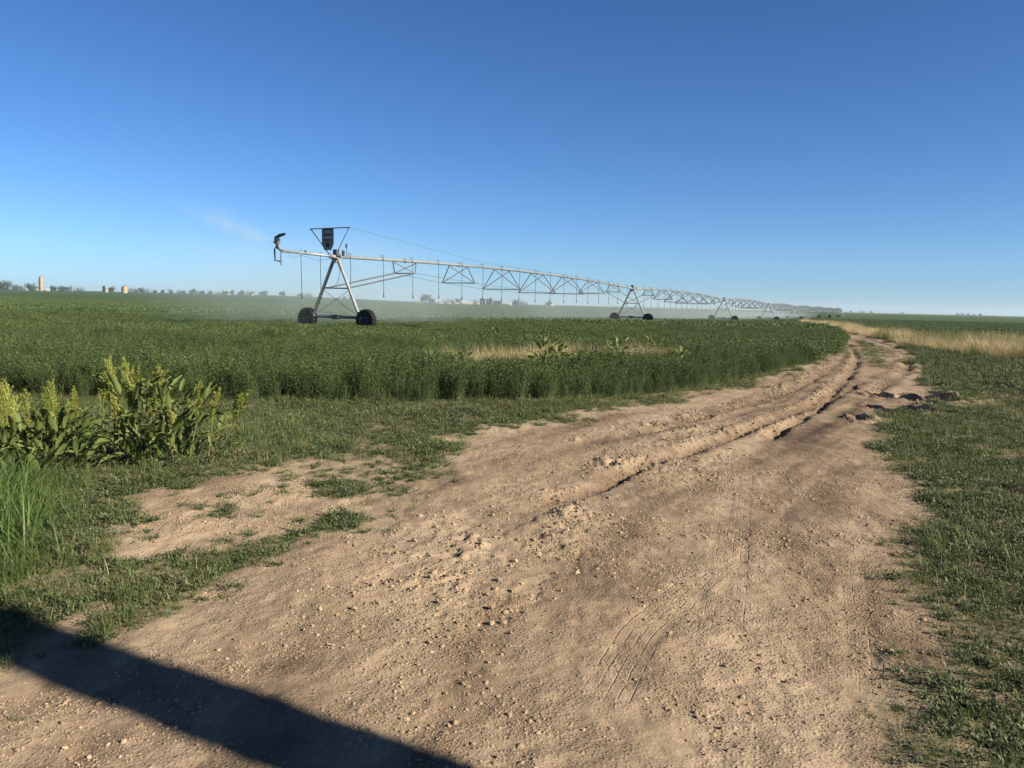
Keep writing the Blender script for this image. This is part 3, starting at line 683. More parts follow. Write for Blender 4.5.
def dock(px, py, leaves, hleaf, rad, stalks, label, rz=0):
    X, Y = at(px, py); Z = float(hz(np.array([X]), np.array([Y]))[0])
    root = empty('dock_plant', (X, Y, Z)); tag(root, label, 'dock plant', 'curly dock plants at the left edge of the field')
    for i in range(leaves):
        o = link(bpy.data.objects.new('leaf', LEAF[i % 5]), root)
        a = random.uniform(0, 6.283); h = hleaf*random.random()**1.3; r = rad*math.sqrt(random.random())*(1-.3*h)
        o.location = (r*math.cos(a), r*math.sin(a), h); o.rotation_euler = (random.gauss(0, .25), random.gauss(0, .25)-.2*h, a+random.gauss(0, .5)); k = random.uniform(.7, 1.15)*(1.1-.35*h); o.scale = (k, k, k)
    for i, (dx, dy, kind, sc, az) in enumerate(stalks):
        stm = link(bpy.data.objects.new('seed_stalk', STALK[kind][0]), root); stm.location = (dx, dy, 0); stm.rotation_euler = (0, 0, az); stm.scale = (sc, sc, sc)
        hd = link(bpy.data.objects.new('seed_head', STALK[kind][1]), stm)
    return root
def stk(n, x0, x1, kinds, sc, lean=None):
    return [(x0+(x1-x0)*(i+random.random()*.6)/n, random.uniform(-.12, .16), kinds[i % len(kinds)], sc*random.uniform(.88, 1.06), random.uniform(0, 6.28)) for i in range(n)]
dock(140, 464, 98, .72, .40, stk(7, -.32, -.04, (0, 1, 0, 1, 4), 1.10)+stk(2, .05, .3, (1, 0), 1.0), 'leafy dock plant with the tallest cluster of seed heads, second from the right')
dock(180, 468, 98, .70, .42, stk(3, -.15, .22, (1, 4, 1), 1.0)+[(.30, -.05, 3, 1.15, .0), (.25, 0, 2, .95, .2)], 'large dock plant with a seed head leaning right, rightmost of the dock plants')
dock(56, 477, 80, .40, .32, stk(6, -.22, .16, (1, 0, 4, 1), .93), 'dock plant with upright seed heads, middle one of the five dock plants')
dock(22, 475, 70, .40, .32, stk(6, -.22, .22, (1, 4, 0, 4), .90), 'dock plant with olive-yellow seed heads, second from the left')
dock(-8, 482, 60, .40, .32, stk(5, -.15, .2, (0, 2, 1, 4), .92), 'dock plant cut by the left edge of the picture')
# broadleaf weeds standing in the crop
def crop_weed(px, py, s, lab):
    X, Y = at_h(px, py-3, .6); s *= 1.15; Z = float(hz(np.array([X]), np.array([Y]))[0])
    root = empty('broadleaf_weed', (X, Y, Z)); tag(root, lab, 'weed', 'broadleaf weeds standing in the alfalfa')
    for i in range(70):
        o = link(bpy.data.objects.new('leaf', LEAF[i % 5]), root); a = random.uniform(0, 6.283); h = .55*random.random()
        o.location = (.22*s*math.cos(a)*random.random(), .22*s*math.sin(a)*random.random(), h*s); o.rotation_euler = (random.gauss(0, .3), random.gauss(0, .3), a); k = s*random.uniform(.38, .6); o.scale = (k, k*1.7, k)
for a in ((432, 361, 1.0, 'green broadleaf weed at the left end of the yellow gap in the crop'), (460, 361, 1.0, 'dark broadleaf weed standing in yellow grass, second from the left end of the gap'),
          (492, 363, .8, 'small low weed in front of the yellow grass gap'), (545, 361, 1.35, 'big pale green broadleaf weed right of the yellowest grass in the crop'),
          (560, 358, 1.2, 'broadleaf weed right behind the big pale green one'), (580, 360, 1.0, 'broadleaf weed in the middle of the crop gap, beside dry stems'),
          (620, 358, 1.3, 'large dark weed clump in the right half of the crop gap'), (684, 358, 1.1, 'broadleaf weed at the right end of the crop gap'), (655, 347, 1.2, 'far weed behind the right end of the crop gap'),
          (497, 338, 1.2, 'lone weed rising from the crop well behind the yellow gap'), (238, 328, .75, 'dark lone weed near the first tower, left of it in the crop')):
    crop_weed(*a)

# ------------------------------------------------------------------ centre pivot irrigator
P0 = Vector((-10.2, 44.4, 0)); DV = Vector((24.43, 49.2, 0)); U = DV.normalized(); Wv = Vector((U.y, -U.x, 0)); SP = DV.length
def gz(p): return float(zbase(np.array([p.x]), np.array([p.y]))[0])
TOP = [4.15, 4.15, 4.1, 4.1, 4.1, 4.1, 4.1, 4.1, 4.2]
TW = []
for n in range(9):
    p = P0 + DV*n*(1 if n < 8 else 1); p = Vector((p.x, p.y, gz(p))); TW.append(p)
piv = empty('irrigation_sprinkler', TW[0]); tag(piv, 'long galvanized center pivot sprinkler on wheeled towers crossing the green field', 'irrigation sprinkler')
O = TW[0]
def tread_wheel():
    mb = MB(); r = .63; w = .17
    mb.lathe([(r*.56, -w), (r*.90, -w*1.05), (r*.965, -w*.7), (r*.97, w*.7), (r*.90, w*1.05), (r*.56, w), (r*.56, -w)], (0, 0, 0), (0, 1, 0), 28)
    for k in range(20):
        for s in (-1, 1):
            a = 2*math.pi*(k+.25*s)/20
            c = Vector((math.cos(a)*r*.99, s*w*.5, math.sin(a)*r*.99)); ra = Vector((math.cos(a), 0, math.sin(a))); ta = Vector((-math.sin(a), 0, math.cos(a))); yy = Vector((0, 1, 0))
            ta2 = (ta + yy*.5*s).normalized(); y2 = (yy - ta*.5*s).normalized()
            vs = [c + ra*i*.022 + ta2*j*.026 + y2*q*w*.52 for i in (-1, 1) for j, q in ((-1, -1), (1, -1), (1, 1), (-1, 1))]
            mb.add(vs, [(0, 3, 2, 1), (4, 5, 6, 7), (0, 1, 5, 4), (1, 2, 6, 5), (2, 3, 7, 6), (3, 0, 4, 7)])
    rm = MB(); rm.lathe([(0, -.05), (r*.3, -.06), (r*.48, .02), (r*.555, .12), (r*.575, .16), (r*.575, -.16), (r*.53, -.14), (r*.46, .0), (r*.3, -.08), (0, -.07)], (0, 0, 0), (0, 1, 0), 24)
    return mb.mesh('tyre', M['tyre']), rm.mesh('rim', M['rim'], True)
TY, RI = tread_wheel()
WANG = math.atan2(Wv.y, Wv.x)
def tower(n):
    b = TW[n]-O; top = b+Vector((0, 0, TOP[n])); big = n == 0
    bm = MB(); mats = M['steeldark']
    zb = .72; hw = 2.12
    # base beam with gearbox; axis along Wv (across the pipe)
    bb = MB(); bb.tube([b-Wv*(hw-.35)+Vector((0, 0, zb)), b+Wv*(hw-.35)+Vector((0, 0, zb))], .085, 8)
    gbx = MB(); gbx.box(b+Vector((0, 0, zb)), (.46, .28, .26), WANG); gbx.box(b+Wv*.22+Vector((0, 0, zb+.02)), (.2, .2, .2), WANG)
    # top saddle is the tower's own mesh
    bm.box(top-Vector((0, 0, .12)), (.55, .5, .06), WANG); bm.box(top-Vector((0, 0, .24)), (.3, .34, .2), WANG)
    T = bm.build('tower', M['steel'], piv)
    bb.build('base_beam', mats, T); gbx.build('gearbox', M['box'], T)
    for s in (-1, 1):
        lg = MB()
        lo = b+Wv*s*(hw-.42)+Vector((0, 0, zb+.02)); hi = top+Wv*s*.16-Vector((0, 0, .16))
        lg.tube([lo, hi], .095 if big else .085, 8)
        lg.box(lo, (.34, .3, .2), WANG)
        lg.build('leg', M['steel'] if s > 0 and big else mats, T)  # sunward leg of the near tower: lighter steel paints in its sunlight
        wl = link(bpy.data.objects.new('wheel', TY), T)
        wl.location = b+Wv*s*hw+Vector((0, 0, .58)); wl.rotation_euler = (0, 0, WANG)
        link(bpy.data.objects.new('rim', RI), T); T.children[-1]
        rim = [c for c in bpy.data.objects if c.data is RI][-1]; rim.location = wl.location; rim.rotation_euler = wl.rotation_euler
        if s < 0: rim.rotation_euler[2] += math.pi
    br = MB(); z1 = 2.36; wz = (hw-.42)*(1-(z1-zb)/(TOP[n]-.16-zb))+.16
    br.tube([b-Wv*wz+Vector((0, 0, z1)), b+Wv*wz+Vector((0, 0, z1))], .04, 6)
    for s in (-1, 1): br.tube([b-Wv*s*wz+Vector((0, 0, z1-.05)), b+Wv*s*(hw-.6)+Vector((0, 0, zb+.1))], .014, 4)
    br.build('brace', mats, T)
    hd = MB()
    hd.box(top+Vector((0, 0, .24)), (.26, .26, .32), WANG); hd.box(top+Wv*.05+Vector((0, 0, .08)), (.3, .3, .1), WANG)
    if big:
        hd.box(top+Wv*.36+U*.2+Vector((0, 0, .2)), (.12, .12, .32), WANG); hd.tube([top+Wv*.5+U*.3, top+Wv*.5+U*.3+Vector((0, 0, .75))], .02, 5); hd.box(top+Wv*.5+U*.3+Vector((0, 0, .62)), (.08, .08, .22), WANG)
        hd.tube([top-Vector((0, 0, .1)), top+Wv*.3-Vector((0, 0, .8)), top+Wv*.1-Vector((0, 0, 1.5)), top-Wv*.3-Vector((0, 0, 1.8))], .014, 4)
    hd.build('control_box', M['box'], T)
    return T
for n in range(8): tower(n)
# centre point
e = TW[8]-O; pc = MB()
for s in (-1, 1):
    for q in (-1, 1): pc.tube([e+Wv*s*1.6+U*q*1.6, e+Wv*s*.2+U*q*.2+Vector((0, 0, 4.1))], .07, 5)
pc.tube([e, e+Vector((0, 0, 4.7))], .12, 8); pc.box(e+Wv*1+Vector((0, 0, 1.2)), (.9, .5, 1.4), WANG)
pc.build('center_tower', M['white'], piv)
ndrop = 0
TRUSS_H = [.8, 1.3, 1.62, 1.75, 1.62, 1.3, .8]
for n in range(8):
    a = TW[n]-O+Vector((0, 0, TOP[n])); b = TW[n+1]-O+Vector((0, 0, TOP[n+1]))
    def pp(t): return a.lerp(b, t)+Vector((0, 0, .46*4*t*(1-t)))
    rad = .10 if n < 2 else .13 if n < 4 else .17
    mb = MB(); mb.tube([pp(i/32) for i in range(33)], rad, 10)
    for i in range(1, 8): mb.tube([pp(i/8)-U*.06, pp(i/8)+U*.06], rad+.04, 10)
    pipe = mb.build('pipe', M['steel'], piv, True)
    tr = MB(); rd = .036 if n < 1 else .05 if n < 3 else .065
    foot = {0: [a+Wv*s*.75-Vector((0, 0, TOP[n]-2.36)) for s in (-1, 1)], 8: [b+Wv*s*.75-Vector((0, 0, TOP[n+1]-2.36)) for s in (-1, 1)]}
    for k in range(1, 8):
        t = k/8; c = pp(t)-Vector((0, 0, TRUSS_H[k-1]))
        fw = (.8, 1.38, 1.7, 1.82, 1.78, 1.5, .88)[k-1]; foot[k] = [c-Wv*fw, c+Wv*fw]
        tm = MB(); tm.tube([foot[k][0], foot[k][1]], rd, 5)
        for s in (0, 1):
            tm.tube([foot[k][s], pp(t-.024)-Vector((0, 0, rad))], rd, 5)
            tm.tube([foot[k][s], pp(t+.024)-Vector((0, 0, rad))], rd, 5)
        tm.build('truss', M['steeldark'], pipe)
    for k in range(8):
        for s in (0, 1):
            r_ = (rd*1.25 if k in (0,) else .014 if n < 2 else .022)
            if k == 7 : r_ = rd
            tr.tube([foot[k][s], foot[k+1][s]], r_, 4)
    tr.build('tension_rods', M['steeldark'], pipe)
    # hanging hoses with nozzles, as real drops
    dr = MB(); nz = 17
    for j in range(nz):
        t = .02+.0585*j; p = pp(t)
        end = p.copy(); end.z = (TW[n]-O).z+2.0+.08*math.sin(j*3.1)
        off = Wv*.02*math.sin(j*7)
        one = MB() if n < 5 else dr
        one.tube([p+Vector((0, 0, rad)), p+Vector((0, 0, rad+.14)), p+Wv*.16+Vector((0, 0, rad+.12)), p+Wv*.17, p+Wv*.17+off+Vector((0, 0, (end.z-p.z)*.5)), Vector((p.x, p.y, end.z))+Wv*.17+off*2], .018 if n < 2 else .028, 5)
        q = Vector((p.x, p.y, end.z))+Wv*.17+off*2
        one.lathe([(0, .2), (.032, .2), (.032, .0), (.05, -.02), (.055, -.07), (0, -.08)], q, (0, 0, 1), 8)
        if n < 5: one.build('hose_drop', M['hose'], pipe)
    if n >= 5:
        o = dr.build('hose_drops', M['hose'], pipe); o['kind'] = 'stuff'
# overhang with end gun
top = Vector((0, 0, TOP[0])); 
mb = MB(); mb.tube([top, top-U*.6], .10, 10); mb.tube([top-U*.5, top-U*4.35+Vector((0, 0, .02))], .075, 10)
mb.tube([top-U*2.5+Vector((0, 0, .06)), top-U*2.6+Vector((0, 0, .08))], .1, 10)
oh = mb.build('overhang_pipe', M['steel'], piv, True)
for d in (2.9, 1.35):
    one = MB(); p = top-U*d; one.tube([p+Vector((0, 0, .2)), p+Vector((0, 0, .02)), p+Vector((.02, 0, -1.2)), p+Vector((.05, 0, -2.35))], .02, 5)
    one.lathe([(0, .2), (.032, .2), (.032, .0), (.05, -.02), (.055, -.07), (0, -.08)], p+Vector((.05, 0, -2.35)), (0, 0, 1), 8); one.build('hose_drop', M['hose'], oh)
ca = MB(); ca.tube([top-U*.3-Vector((0, 0, .1)), top-U*1.5-Vector((0, 0, .32)), top-U*2.8-Vector((0, 0, .12))], .008, 4); ca.tube([top-U*2.8-Vector((0, 0, .1)), top-U*3.6-Vector((0, 0, .28)), top-U*4.2+Vector((0, 0, .1))], .008, 4); ca.build('cable', M['hose'], oh)
g0 = top-U*4.4+Vector((0, 0, .02)); L_ = -Wv
gm = MB(); gm.tube([g0, g0+L_*.08+Vector((0, 0, .12)), g0+L_*.24+Vector((0, 0, .22)), g0+L_*.30+Vector((0, 0, .40)), g0+L_*.18+Vector((0, 0, .62))], [.08, .10, .15, .19, .10], 10)
gm.lathe([(0, .0), (.13, .0), (.15, .08), (.1, .14), (0, .15)], g0+L_*.27+Vector((0, 0, .42)), (0, 0, 1), 12)
gun = gm.build('end_gun', M['steel'], piv, True)
am = MB(); am.tube([g0+L_*.38+Vector((0, 0, .48)), g0+L_*.33+Vector((0, 0, .66)), g0+L_*.1+Vector((0, 0, .78)), g0-L_*.30+Vector((0, 0, .86))], [.07, .11, .09, .06], 8)
am.build('gun_barrel', M['box'], gun, True)
bk = MB(); bk.tube([g0+Vector((0, 0, .1)), g0-Vector((0, 0, .75))], .035, 6); bk.tube([g0-Vector((0, 0, .55)), g0+L_*.42-Vector((0, 0, .5)), g0+L_*.44+Vector((0, 0, .12))], .045, 6); bk.build('bracket', M['steeldark'], gun)
# triangular stay frame with hanging sign
za = 1.62; fr = MB(); l_, r_ = top-Wv*1.85+Vector((0, 0, za-.03)), top+Wv*.92+Vector((0, 0, za+.0))
fr.tube([l_-Wv*.06, r_+Wv*.06], .035, 6); fr.tube([l_, top-Wv*.42+Vector((0, 0, .05))], .032, 6); fr.tube([r_, top-Wv*.0+Vector((0, 0, .12))], .024, 6)
stf = fr.build('stay_frame', M['steeldark'], piv)
cb = MB(); cb.tube([r_+Wv*.04, top+U*8+Vector((0, 0, 1.05)), top+U*17+Vector((0, 0, .5))], .009, 4); cb.tube([r_, top+U*2+Wv*.2+Vector((0, 0, .4))], .0, 3)
cb = MB(); cb.tube([r_+Wv*.04, (r_+TW[1]-O+Vector((0, 0, 4.3)))*.28+r_*.44+Vector((0, 0, -.5)), TW[1]-O+Vector((0, 0, 4.45))], .008, 4); cb.build('stay_cable', M['steeldark'], stf)
# the board: flat plate, straight top, tapered foot, faces back along the pipe
cs = top-Wv*.53-U*.06
def onb(u, v, d=0): return cs+Wv*u+Vector((0, 0, v))-U*d
out = [(-.43, 1.58), (.43, 1.58), (.43, .72), (.24, .36), (-.24, .36), (-.43, .72)]
sb = MB(); vs = [onb(u, v, .0) for u, v in out]+[onb(u, v, .03) for u, v in out]
sb.add(vs, [tuple(range(6)), tuple(range(6, 12))[::-1]]+[(i, (i+1) % 6, (i+1) % 6+6, i+6) for i in range(6)])
sign = sb.build('sign', M['signboard'], stf)
ink = MB(); dk = MB()
def plate(mb, u, v, a, b, d=.034): mb.add([onb(u-a, v-b, d), onb(u+a, v-b, d), onb(u+a, v+b, d), onb(u-a, v+b, d)], [(0, 1, 2, 3)])
rr = random.Random(4)
plate(ink, -.07, 1.40, .05, .05); plate(ink, .05, 1.38, .04, .06)
plate(dk, 0, 1.53, .33, .03)
for v, n_, wd in ((1.22, 6, .32), (.93, 6, .30)):
    for i in range(n_):
        u = -wd+2*wd*(i+.5)/n_; hh = rr.uniform(.035, .06); plate(dk, u, v, wd/n_*.72, hh)
for i in range(5): u = -.25+.125*i; plate(ink, u, 1.08, .045, rr.uniform(.04, .06))
n = 18; dk.add([onb(.13*math.cos(2*math.pi*i/n), .66+.15*math.sin(2*math.pi*i/n), .034) for i in range(n)], [tuple(range(n))])
ink.build('lettering', M['signink'], sign); dk.build('emblem', M['signdark'], sign)

# ------------------------------------------------------------------ spray
def mist(name, c, dims, rz, dens, label, top=.5, nscale=.12, ell=False):
    mb = MB(); mb.box((0, 0, 0), (2, 2, 2)); o = mb.build(name, None); o.data.materials.clear()
    o.location = c; o.rotation_euler = (0, 0, rz); o.scale = (dims[0]/2, dims[1]/2, dims[2]/2)
    m = bpy.data.materials.new(name); m.use_nodes = True; t = m.node_tree; t.nodes.clear()
    ou = t.nodes.new('ShaderNodeOutputMaterial'); pv = t.nodes.new('ShaderNodeVolumePrincipled')
    pv.inputs['Color'].default_value = (.72, .84, .88, 1); pv.inputs['Anisotropy'].default_value = .0
    tc = nn(t, 'ShaderNodeTexCoord').outputs['Object']; geo = nn(t, 'ShaderNodeNewGeometry').outputs['Position']
    sx = nn(t, 'ShaderNodeSeparateXYZ'); t.links.new(tc, sx.inputs[0])
    if ell:
        ln = nn(t, 'ShaderNodeVectorMath', operation='LENGTH'); t.links.new(tc, ln.inputs[0])
        f = math_(t, 'MAXIMUM', math_(t, 'SUBTRACT', 1., ln.outputs['Value']), 0.)
    else:
        zf = math_(t, 'MINIMUM', math_(t, 'MULTIPLY', math_(t, 'SUBTRACT', 1., sx.outputs[2]), .7), 1.)
        yf = math_(t, 'MINIMUM', math_(t, 'MULTIPLY', math_(t, 'SUBTRACT', 1., math_(t, 'ABSOLUTE', sx.outputs[1])), 2.2), 1.)
        f = math_(t, 'MULTIPLY', zf, yf)
    ns = noise(t, nscale, 3, .6, geo)
    f = math_(t, 'MULTIPLY', f, math_(t, 'MAXIMUM', math_(t, 'SUBTRACT', math_(t, 'MULTIPLY', ns, 2.6), .5), 0.))
    t.links.new(math_(t, 'MULTIPLY', f, dens), pv.inputs['Density']); t.links.new(pv.outputs[0], ou.inputs['Volume'])
    o.data.materials.append(m); tag(o, label, 'mist', kind='stuff'); return o
ang = math.atan2(U.y, U.x)
for n in range(5):
    a, b = (TW[n] if n else TW[0]-U*2), TW[n+1]; c = (a+b)/2 - Wv*(5.5 if n < 1 else 7); L_ = (b-a).length
    mist('spray_mist', (c.x, c.y, c.z+2.5), (L_, 14 if n < 1 else 22, 5.6), ang, .012, 'pale drifting water spray over the crop behind the sprinkler, span %s from the near end' % ('first', 'second', 'third', 'fourth', 'fifth')[n], .5, .09)
gb = TW[0]+g0+Vector((0, 0, .35))
for q_, (ln_, tilt_, dn_, th_) in enumerate(((3.6, .20, 1.2, .30), (6.0, .26, .45, .8), (8.5, .30, .18, 1.7))):
    c_ = gb - Wv*(ln_/2*math.cos(tilt_)) + Vector((0, 0, ln_/2*math.sin(tilt_)))
    jt = mist('gun_spray', c_, (ln_, th_, th_), 0, dn_, ('thin jet of water leaving the end gun to the left', 'spreading middle part of the end gun water jet', 'faint torn end of the end gun water jet in the air')[q_], nscale=1.1, ell=True)
    jt.rotation_euler = (0, tilt_, math.atan2(-Wv.y, -Wv.x)); jt.rotation_euler[1] = -tilt_
mist('drifting_spray', (TW[0].x+3-Wv.x*6, TW[0].y+9, 2.6), (34, 19, 9), ang, .035, 'soft cloud of fine spray hanging round the first tower', nscale=.16, ell=True)

# ------------------------------------------------------------------ far horizon
def tree_mesh(w, h, n, seed, poplar=False):
    r = random.Random(seed); cr_ = MB(); tk = MB()
    cl = [(Vector((r.uniform(-.36, .36)*w, r.uniform(-.36, .36)*w, h*(r.uniform(.3, .85)))), r.uniform(.16, .3)*w) for _ in range(9)] if not poplar else [(Vector((r.gauss(0, .05)*w, r.gauss(0, .05)*w, h*(.15+.8*i/9))), w*.5*(math.sin(math.pi*(.15+.8*i/9)))**.6) for i in range(9)]
    for i in range(n):
        c, rad = cl[i % len(cl)]; o = Vector((r.gauss(0, 1), r.gauss(0, 1), r.gauss(0, 1))).normalized(); p = c+o*rad*r.uniform(.5, 1.1); p.z = max(p.z, h*.06)
        quad_leaf(cr_, p, Vector((r.gauss(0, 1), r.gauss(0, 1), r.gauss(0, 1))).normalized(), o, h*.15*r.uniform(.8, 1.6), h*.13)
    tk.tube([(0, 0, -.5), (0.02*w, 0, h*.35), (0, 0.02*w, h*.75)], [.035*h, .025*h, .008*h], 6)
    for i in range(4):
        a = r.uniform(0, 6.28); tk.tube([(0, 0, h*.3), (math.cos(a)*w*.22, math.sin(a)*w*.22, h*.6)], [.015*h, .005*h], 4)
    return cr_, tk
TREES = []
for i, (w_, h_, pop, mt) in enumerate(((16, 11, 0, 'crown'), (22, 10, 0, 'crown'), (11, 9, 0, 'crown'), (5, 15, 1, 'crown'), (18, 13, 0, 'crownpale'), (26, 8, 0, 'crown'))):
    c_, t_ = tree_mesh(w_, h_, 520, 30+i, bool(pop)); TREES.append((c_.mesh('crown', M[mt]), t_.mesh('trunk', M['bark'])))
def tree(px, Y, kind, s, label, group=None):
    p = ray_at(px, 303.6+(px-512)*.0238, Y); root = empty('tree', (p.x, Y, float(zbase(p.x, Y))), random.uniform(0, 6.28)); root.scale = (s, s, s)
    tag(root, label, 'tree', group)
    link(bpy.data.objects.new('crown', TREES[kind][0]), root); link(bpy.data.objects.new('trunk', TREES[kind][1]), root)
# notable ones
tree(4, 1500, 1, 1.5, 'broad dark tree at the far left end of the horizon'); tree(-4, 1510, 0, 1.3, 'dark tree cut by the left picture edge on the horizon')
tree(18, 1520, 1, .95, 'round dark tree left of the tall tan silo'); tree(30, 1530, 0, 1.1, 'dark tree close at the left foot of the tall tan silo'); tree(35, 1560, 1, 1.0, 'tree touching the tall tan silo on its left')
tree(53, 1560, 2, 1.1, 'small dark tree right of the white house at the tall silo'); tree(62, 1580, 1, .9, 'low dark tree left of the dark thin silo'); tree(66, 1580, 2, 1.0, 'small tree touching the dark thin silo'); tree(78, 1580, 5, .8, 'flat low tree right of the dark thin silo')
tree(111, 1600, 0, .9, 'round dark tree between the white shed and the square tan silo')
tree(104, 1590, 3, .85, 'thin sparse tree left of the white shed on the left horizon')
tree(263, 1700, 1, 1.0, 'dark tree left of the first tower, broadest on that horizon stretch'); tree(283, 1750, 2, 1.2, 'small dark tree just left of the first tower on the horizon'); tree(231, 1760, 0, .9, 'dark tree beside the small white water tank')
tree(171, 1750, 0, .7, 'small round tree standing out of the left treeline'); tree(426, 1200, 4, .95, 'pale rounded tree left of the pinkish village houses'); tree(431.5, 1300, 2, .9, 'small dark tree touching the pale rounded tree')
for i, x_ in enumerate((481, 484, 487.5, 490.5)): tree(x_, 1500, 3, .75+.1*(i == 3), 'tall narrow poplar in the row of four beside the village houses', 'row of four poplars on the horizon')
tree(495, 1500, 1, .75, 'dark tree just right of the four poplars'); tree(499, 1520, 2, .9, 'small dark tree right of the poplars, end of that clump')
for i, x_ in enumerate((131, 136, 141, 148, 155, 163, 180, 184, 192, 199, 204, 210, 218, 224, 240, 247, 252, 300, 308, 345, 352, 448, 453, 459, 473, 513, 517, 523, 548, 551)):
    tree(x_+random.uniform(-1, 1), 1750+random.uniform(-60, 200), (5, 2, 0)[i % 3], random.uniform(.65, 1.0), 'small dark tree in the low far treeline on the horizon', 'low far treeline on the horizon')
for i, x_ in enumerate((851, 862, 871.5, 902, 957, 962, 968, 974, 980)):
    tree(x_, 2300+random.uniform(-60, 200), (2, 5)[i % 2], random.uniform(.5, .7), 'tiny tree on the right-hand horizon beyond the low crop', 'tiny trees on the right-hand horizon')
def house(px, Y, w_, d_, h_, mt, label, cat='house', roof=True, group=None, rz=.3):
    p = ray_at(px, 303.6+(px-512)*.0238, Y); root = empty('house' if cat == 'house' else cat, (p.x, Y, float(zbase(p.x, Y))-.1), rz); tag(root, label, cat, group)
    w_ *= .8; d_ *= .8; h_ *= .85; b = MB(); b.box((0, 0, h_/2), (w_, d_, h_)); b.build('wall', M[mt], root)
    r_ = MB(); e_ = .4; zr = h_+.003
    r_.add([(-w_/2-e_, -d_/2-e_, zr), (w_/2+e_, -d_/2-e_, zr), (w_/2+e_, d_/2+e_, zr), (-w_/2-e_, d_/2+e_, zr), (-w_/2-e_, 0, zr+d_*.22), (w_/2+e_, 0, zr+d_*.22)], [(0, 1, 5, 4), (2, 3, 4, 5), (0, 4, 3), (1, 2, 5), (0, 3, 2, 1)])
    r_.build('roof', M['roof' if mt == 'pink' else 'white' if mt == 'white' else 'greyb'], root)
    for k in (-1, 1):
        q = MB(); q.box((k*w_*.25, -d_/2-.02, h_*.55), (1.4, .08, 1.2)); q.build('window', M['glass'], root)
    dq = MB(); dq.box((0, -d_/2-.02, 1.05), (1.0, .08, 2.1)); dq.build('door', M['greyb'], root)
house(48, 1480, 8, 6, 4.6, 'white', 'white house just right of the tall tan silo'); house(38.6, 1490, 5, 5, 4, 'white', 'small white house just left of the tall tan silo'); house(107, 1500, 5, 5, 5.5, 'white', 'small white shed left of the square tan silo', 'shed')
house(27, 1500, 5, 4, 3, 'white', 'tiny white hut left of the tan silo among trees', 'shed'); house(253, 1700, 6, 5, 4, 'white', 'tiny white house left of the first tower on the horizon')
house(468, 1450, 22, 9, 4.2, 'white', 'long low white building in the village on the horizon', 'barn', rz=0); house(441, 1450, 11, 7, 3.2, 'pink', 'pinkish low house right of the pale rounded tree'); house(449, 1460, 9, 7, 3.0, 'pink', 'second pinkish low house from the pale rounded tree'); house(457, 1440, 9, 7, 3.0, 'pink', 'pinkish low house just left of the long white building')
house(478, 1450, 7, 7, 4.0, 'pink', 'pinkish house at the foot of the poplars'); house(510, 1500, 8, 7, 3.5, 'white', 'small white house right of the poplars on the horizon'); house(552, 1500, 8, 6, 3.4, 'white', 'small white house under the sprinkler middle, far right of the village')
house(420, 1500, 10, 7, 2.8, 'pink', 'pinkish low house left of the pale rounded tree')
house(848.5, 2200, 5, 5, 5, 'white', 'small white building on the right-hand horizon beyond the sprinkler end', 'barn')
def silo(px, Y, r_, h_, mt, label, square=False):
    p = ray_at(px, 303.6+(px-512)*.0238, Y); root = empty('silo', (p.x, Y, float(zbase(p.x, Y))-.1)); tag(root, label, 'silo')
    b = MB()
    if square: b.lathe([(0, 0), (r_, 0), (r_, h_), (0, h_)], (0, 0, 0), (0, 0, 1), 18)
    else: b.lathe([(0, 0), (r_, 0), (r_, h_), (0, h_)], (0, 0, 0), (0, 0, 1), 20)
    b.build('wall', M[mt], root, False)
    d = MB(); d.lathe([(r_*1.01, h_+.01), (r_*.9, h_+r_*.35), (r_*.4, h_+r_*.6), (0, h_+r_*.65)], (0, 0, 0), (0, 0, 1), 18); d.build('roof', M['greyb'], root, True)
    c = MB(); c.box((-r_-.7, -.8, h_*.49), (1.2, 1.2, h_*.98)); c.build('chute', M['greyb'], root)
silo(41.6, 1450, 2.9, 25.5, 'concrete', 'tall slim tan concrete silo on the left horizon'); silo(72, 1500, 2.1, 9.8, 'greyb', 'short dark thin silo on the left horizon')
silo(125, 1300, 4.0, 10.5, 'concrete', 'short wide square-looking tan silo on the left horizon', True); silo(26, 1500, 1.0, 13, 'greyb', 'very thin dark silo left of the tall tan one')
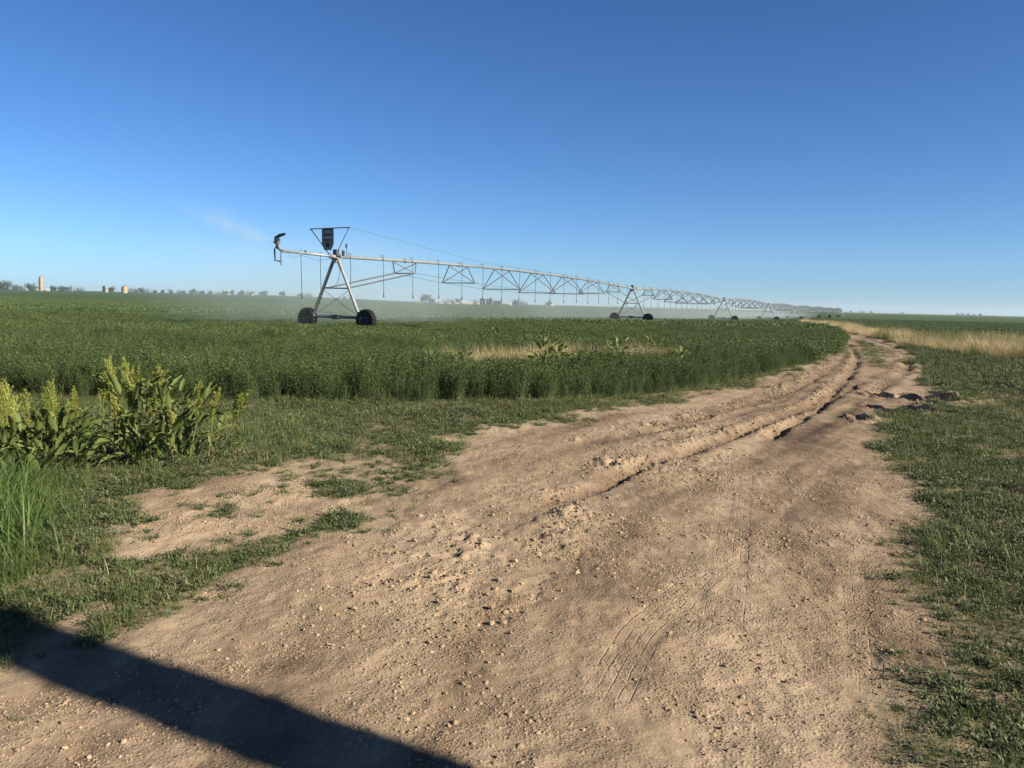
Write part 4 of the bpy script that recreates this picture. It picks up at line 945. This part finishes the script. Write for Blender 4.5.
def tank(px, Y, label):
    p = ray_at(px, 303.6+(px-512)*.0238, Y); root = empty('water_tank', (p.x, Y, float(zbase(p.x, Y))-.1)); tag(root, label, 'water tank')
    b = MB(); b.lathe([(0, 7.2), (1.8, 7.6), (2.6, 9), (2.3, 10.6), (0, 11.4)], (0, 0, 0), (0, 0, 1), 14); b.build('bowl', M['white'], root, True)
    c = MB(); c.lathe([(1.1, 0), (.6, 3), (.6, 7.3)], (0, 0, 0), (0, 0, 1), 10); c.build('stem', M['white'], root)
tank(229, 1600, 'small white water tank on the horizon between the tan silo and first tower')

# ------------------------------------------------------------------ utility pole whose shadow crosses the track
px0 = Vector((-.157, 2.665, 0)) + Vector((.886, -.464, 0))*7.2 - Vector((.464, .886, 0))*.2
root = empty('utility_pole', px0); tag(root, 'weathered wooden utility pole right of the camera, throwing the dark shadow over the track', 'utility pole')
b = MB(); b.tube([(0, 0, -1), (0, 0, 0), (0, 0, 4), (0, 0, 10)], [.215, .21, .195, .15], 20); b.build('shaft', M['pole'], root, True)
b = MB(); b.box((0, .2, 9.3), (2.4, .11, .13)); b.build('crossarm', M['pole'], root)
for x_ in (-1.1, -.5, .5, 1.1):
    b = MB(); b.lathe([(.03, 0), (.06, .05), (.04, .09), (.06, .13), (0, .18)], (x_, .2, 9.367), (0, 0, 1), 10); b.build('insulator', M['porcelain'], root, True)

# ------------------------------------------------------------------ thin air haze round everything
b = MB(); b.box((0, 2500, 28), (15500, 13000, 64)); hz_ = b.build('haze', []); tag(hz_, 'thin pale haze over the whole plain', 'haze', kind='stuff')
m = bpy.data.materials.new('haze'); m.use_nodes = True; t = m.node_tree; t.nodes.clear()
pv = t.nodes.new('ShaderNodeVolumePrincipled'); pv.inputs['Color'].default_value = (.66, .84, 1, 1); pv.inputs['Density'].default_value = .00011; pv.inputs['Anisotropy'].default_value = .2
ou = t.nodes.new('ShaderNodeOutputMaterial'); t.links.new(pv.outputs[0], ou.inputs['Volume']); hz_.data.materials.append(m)
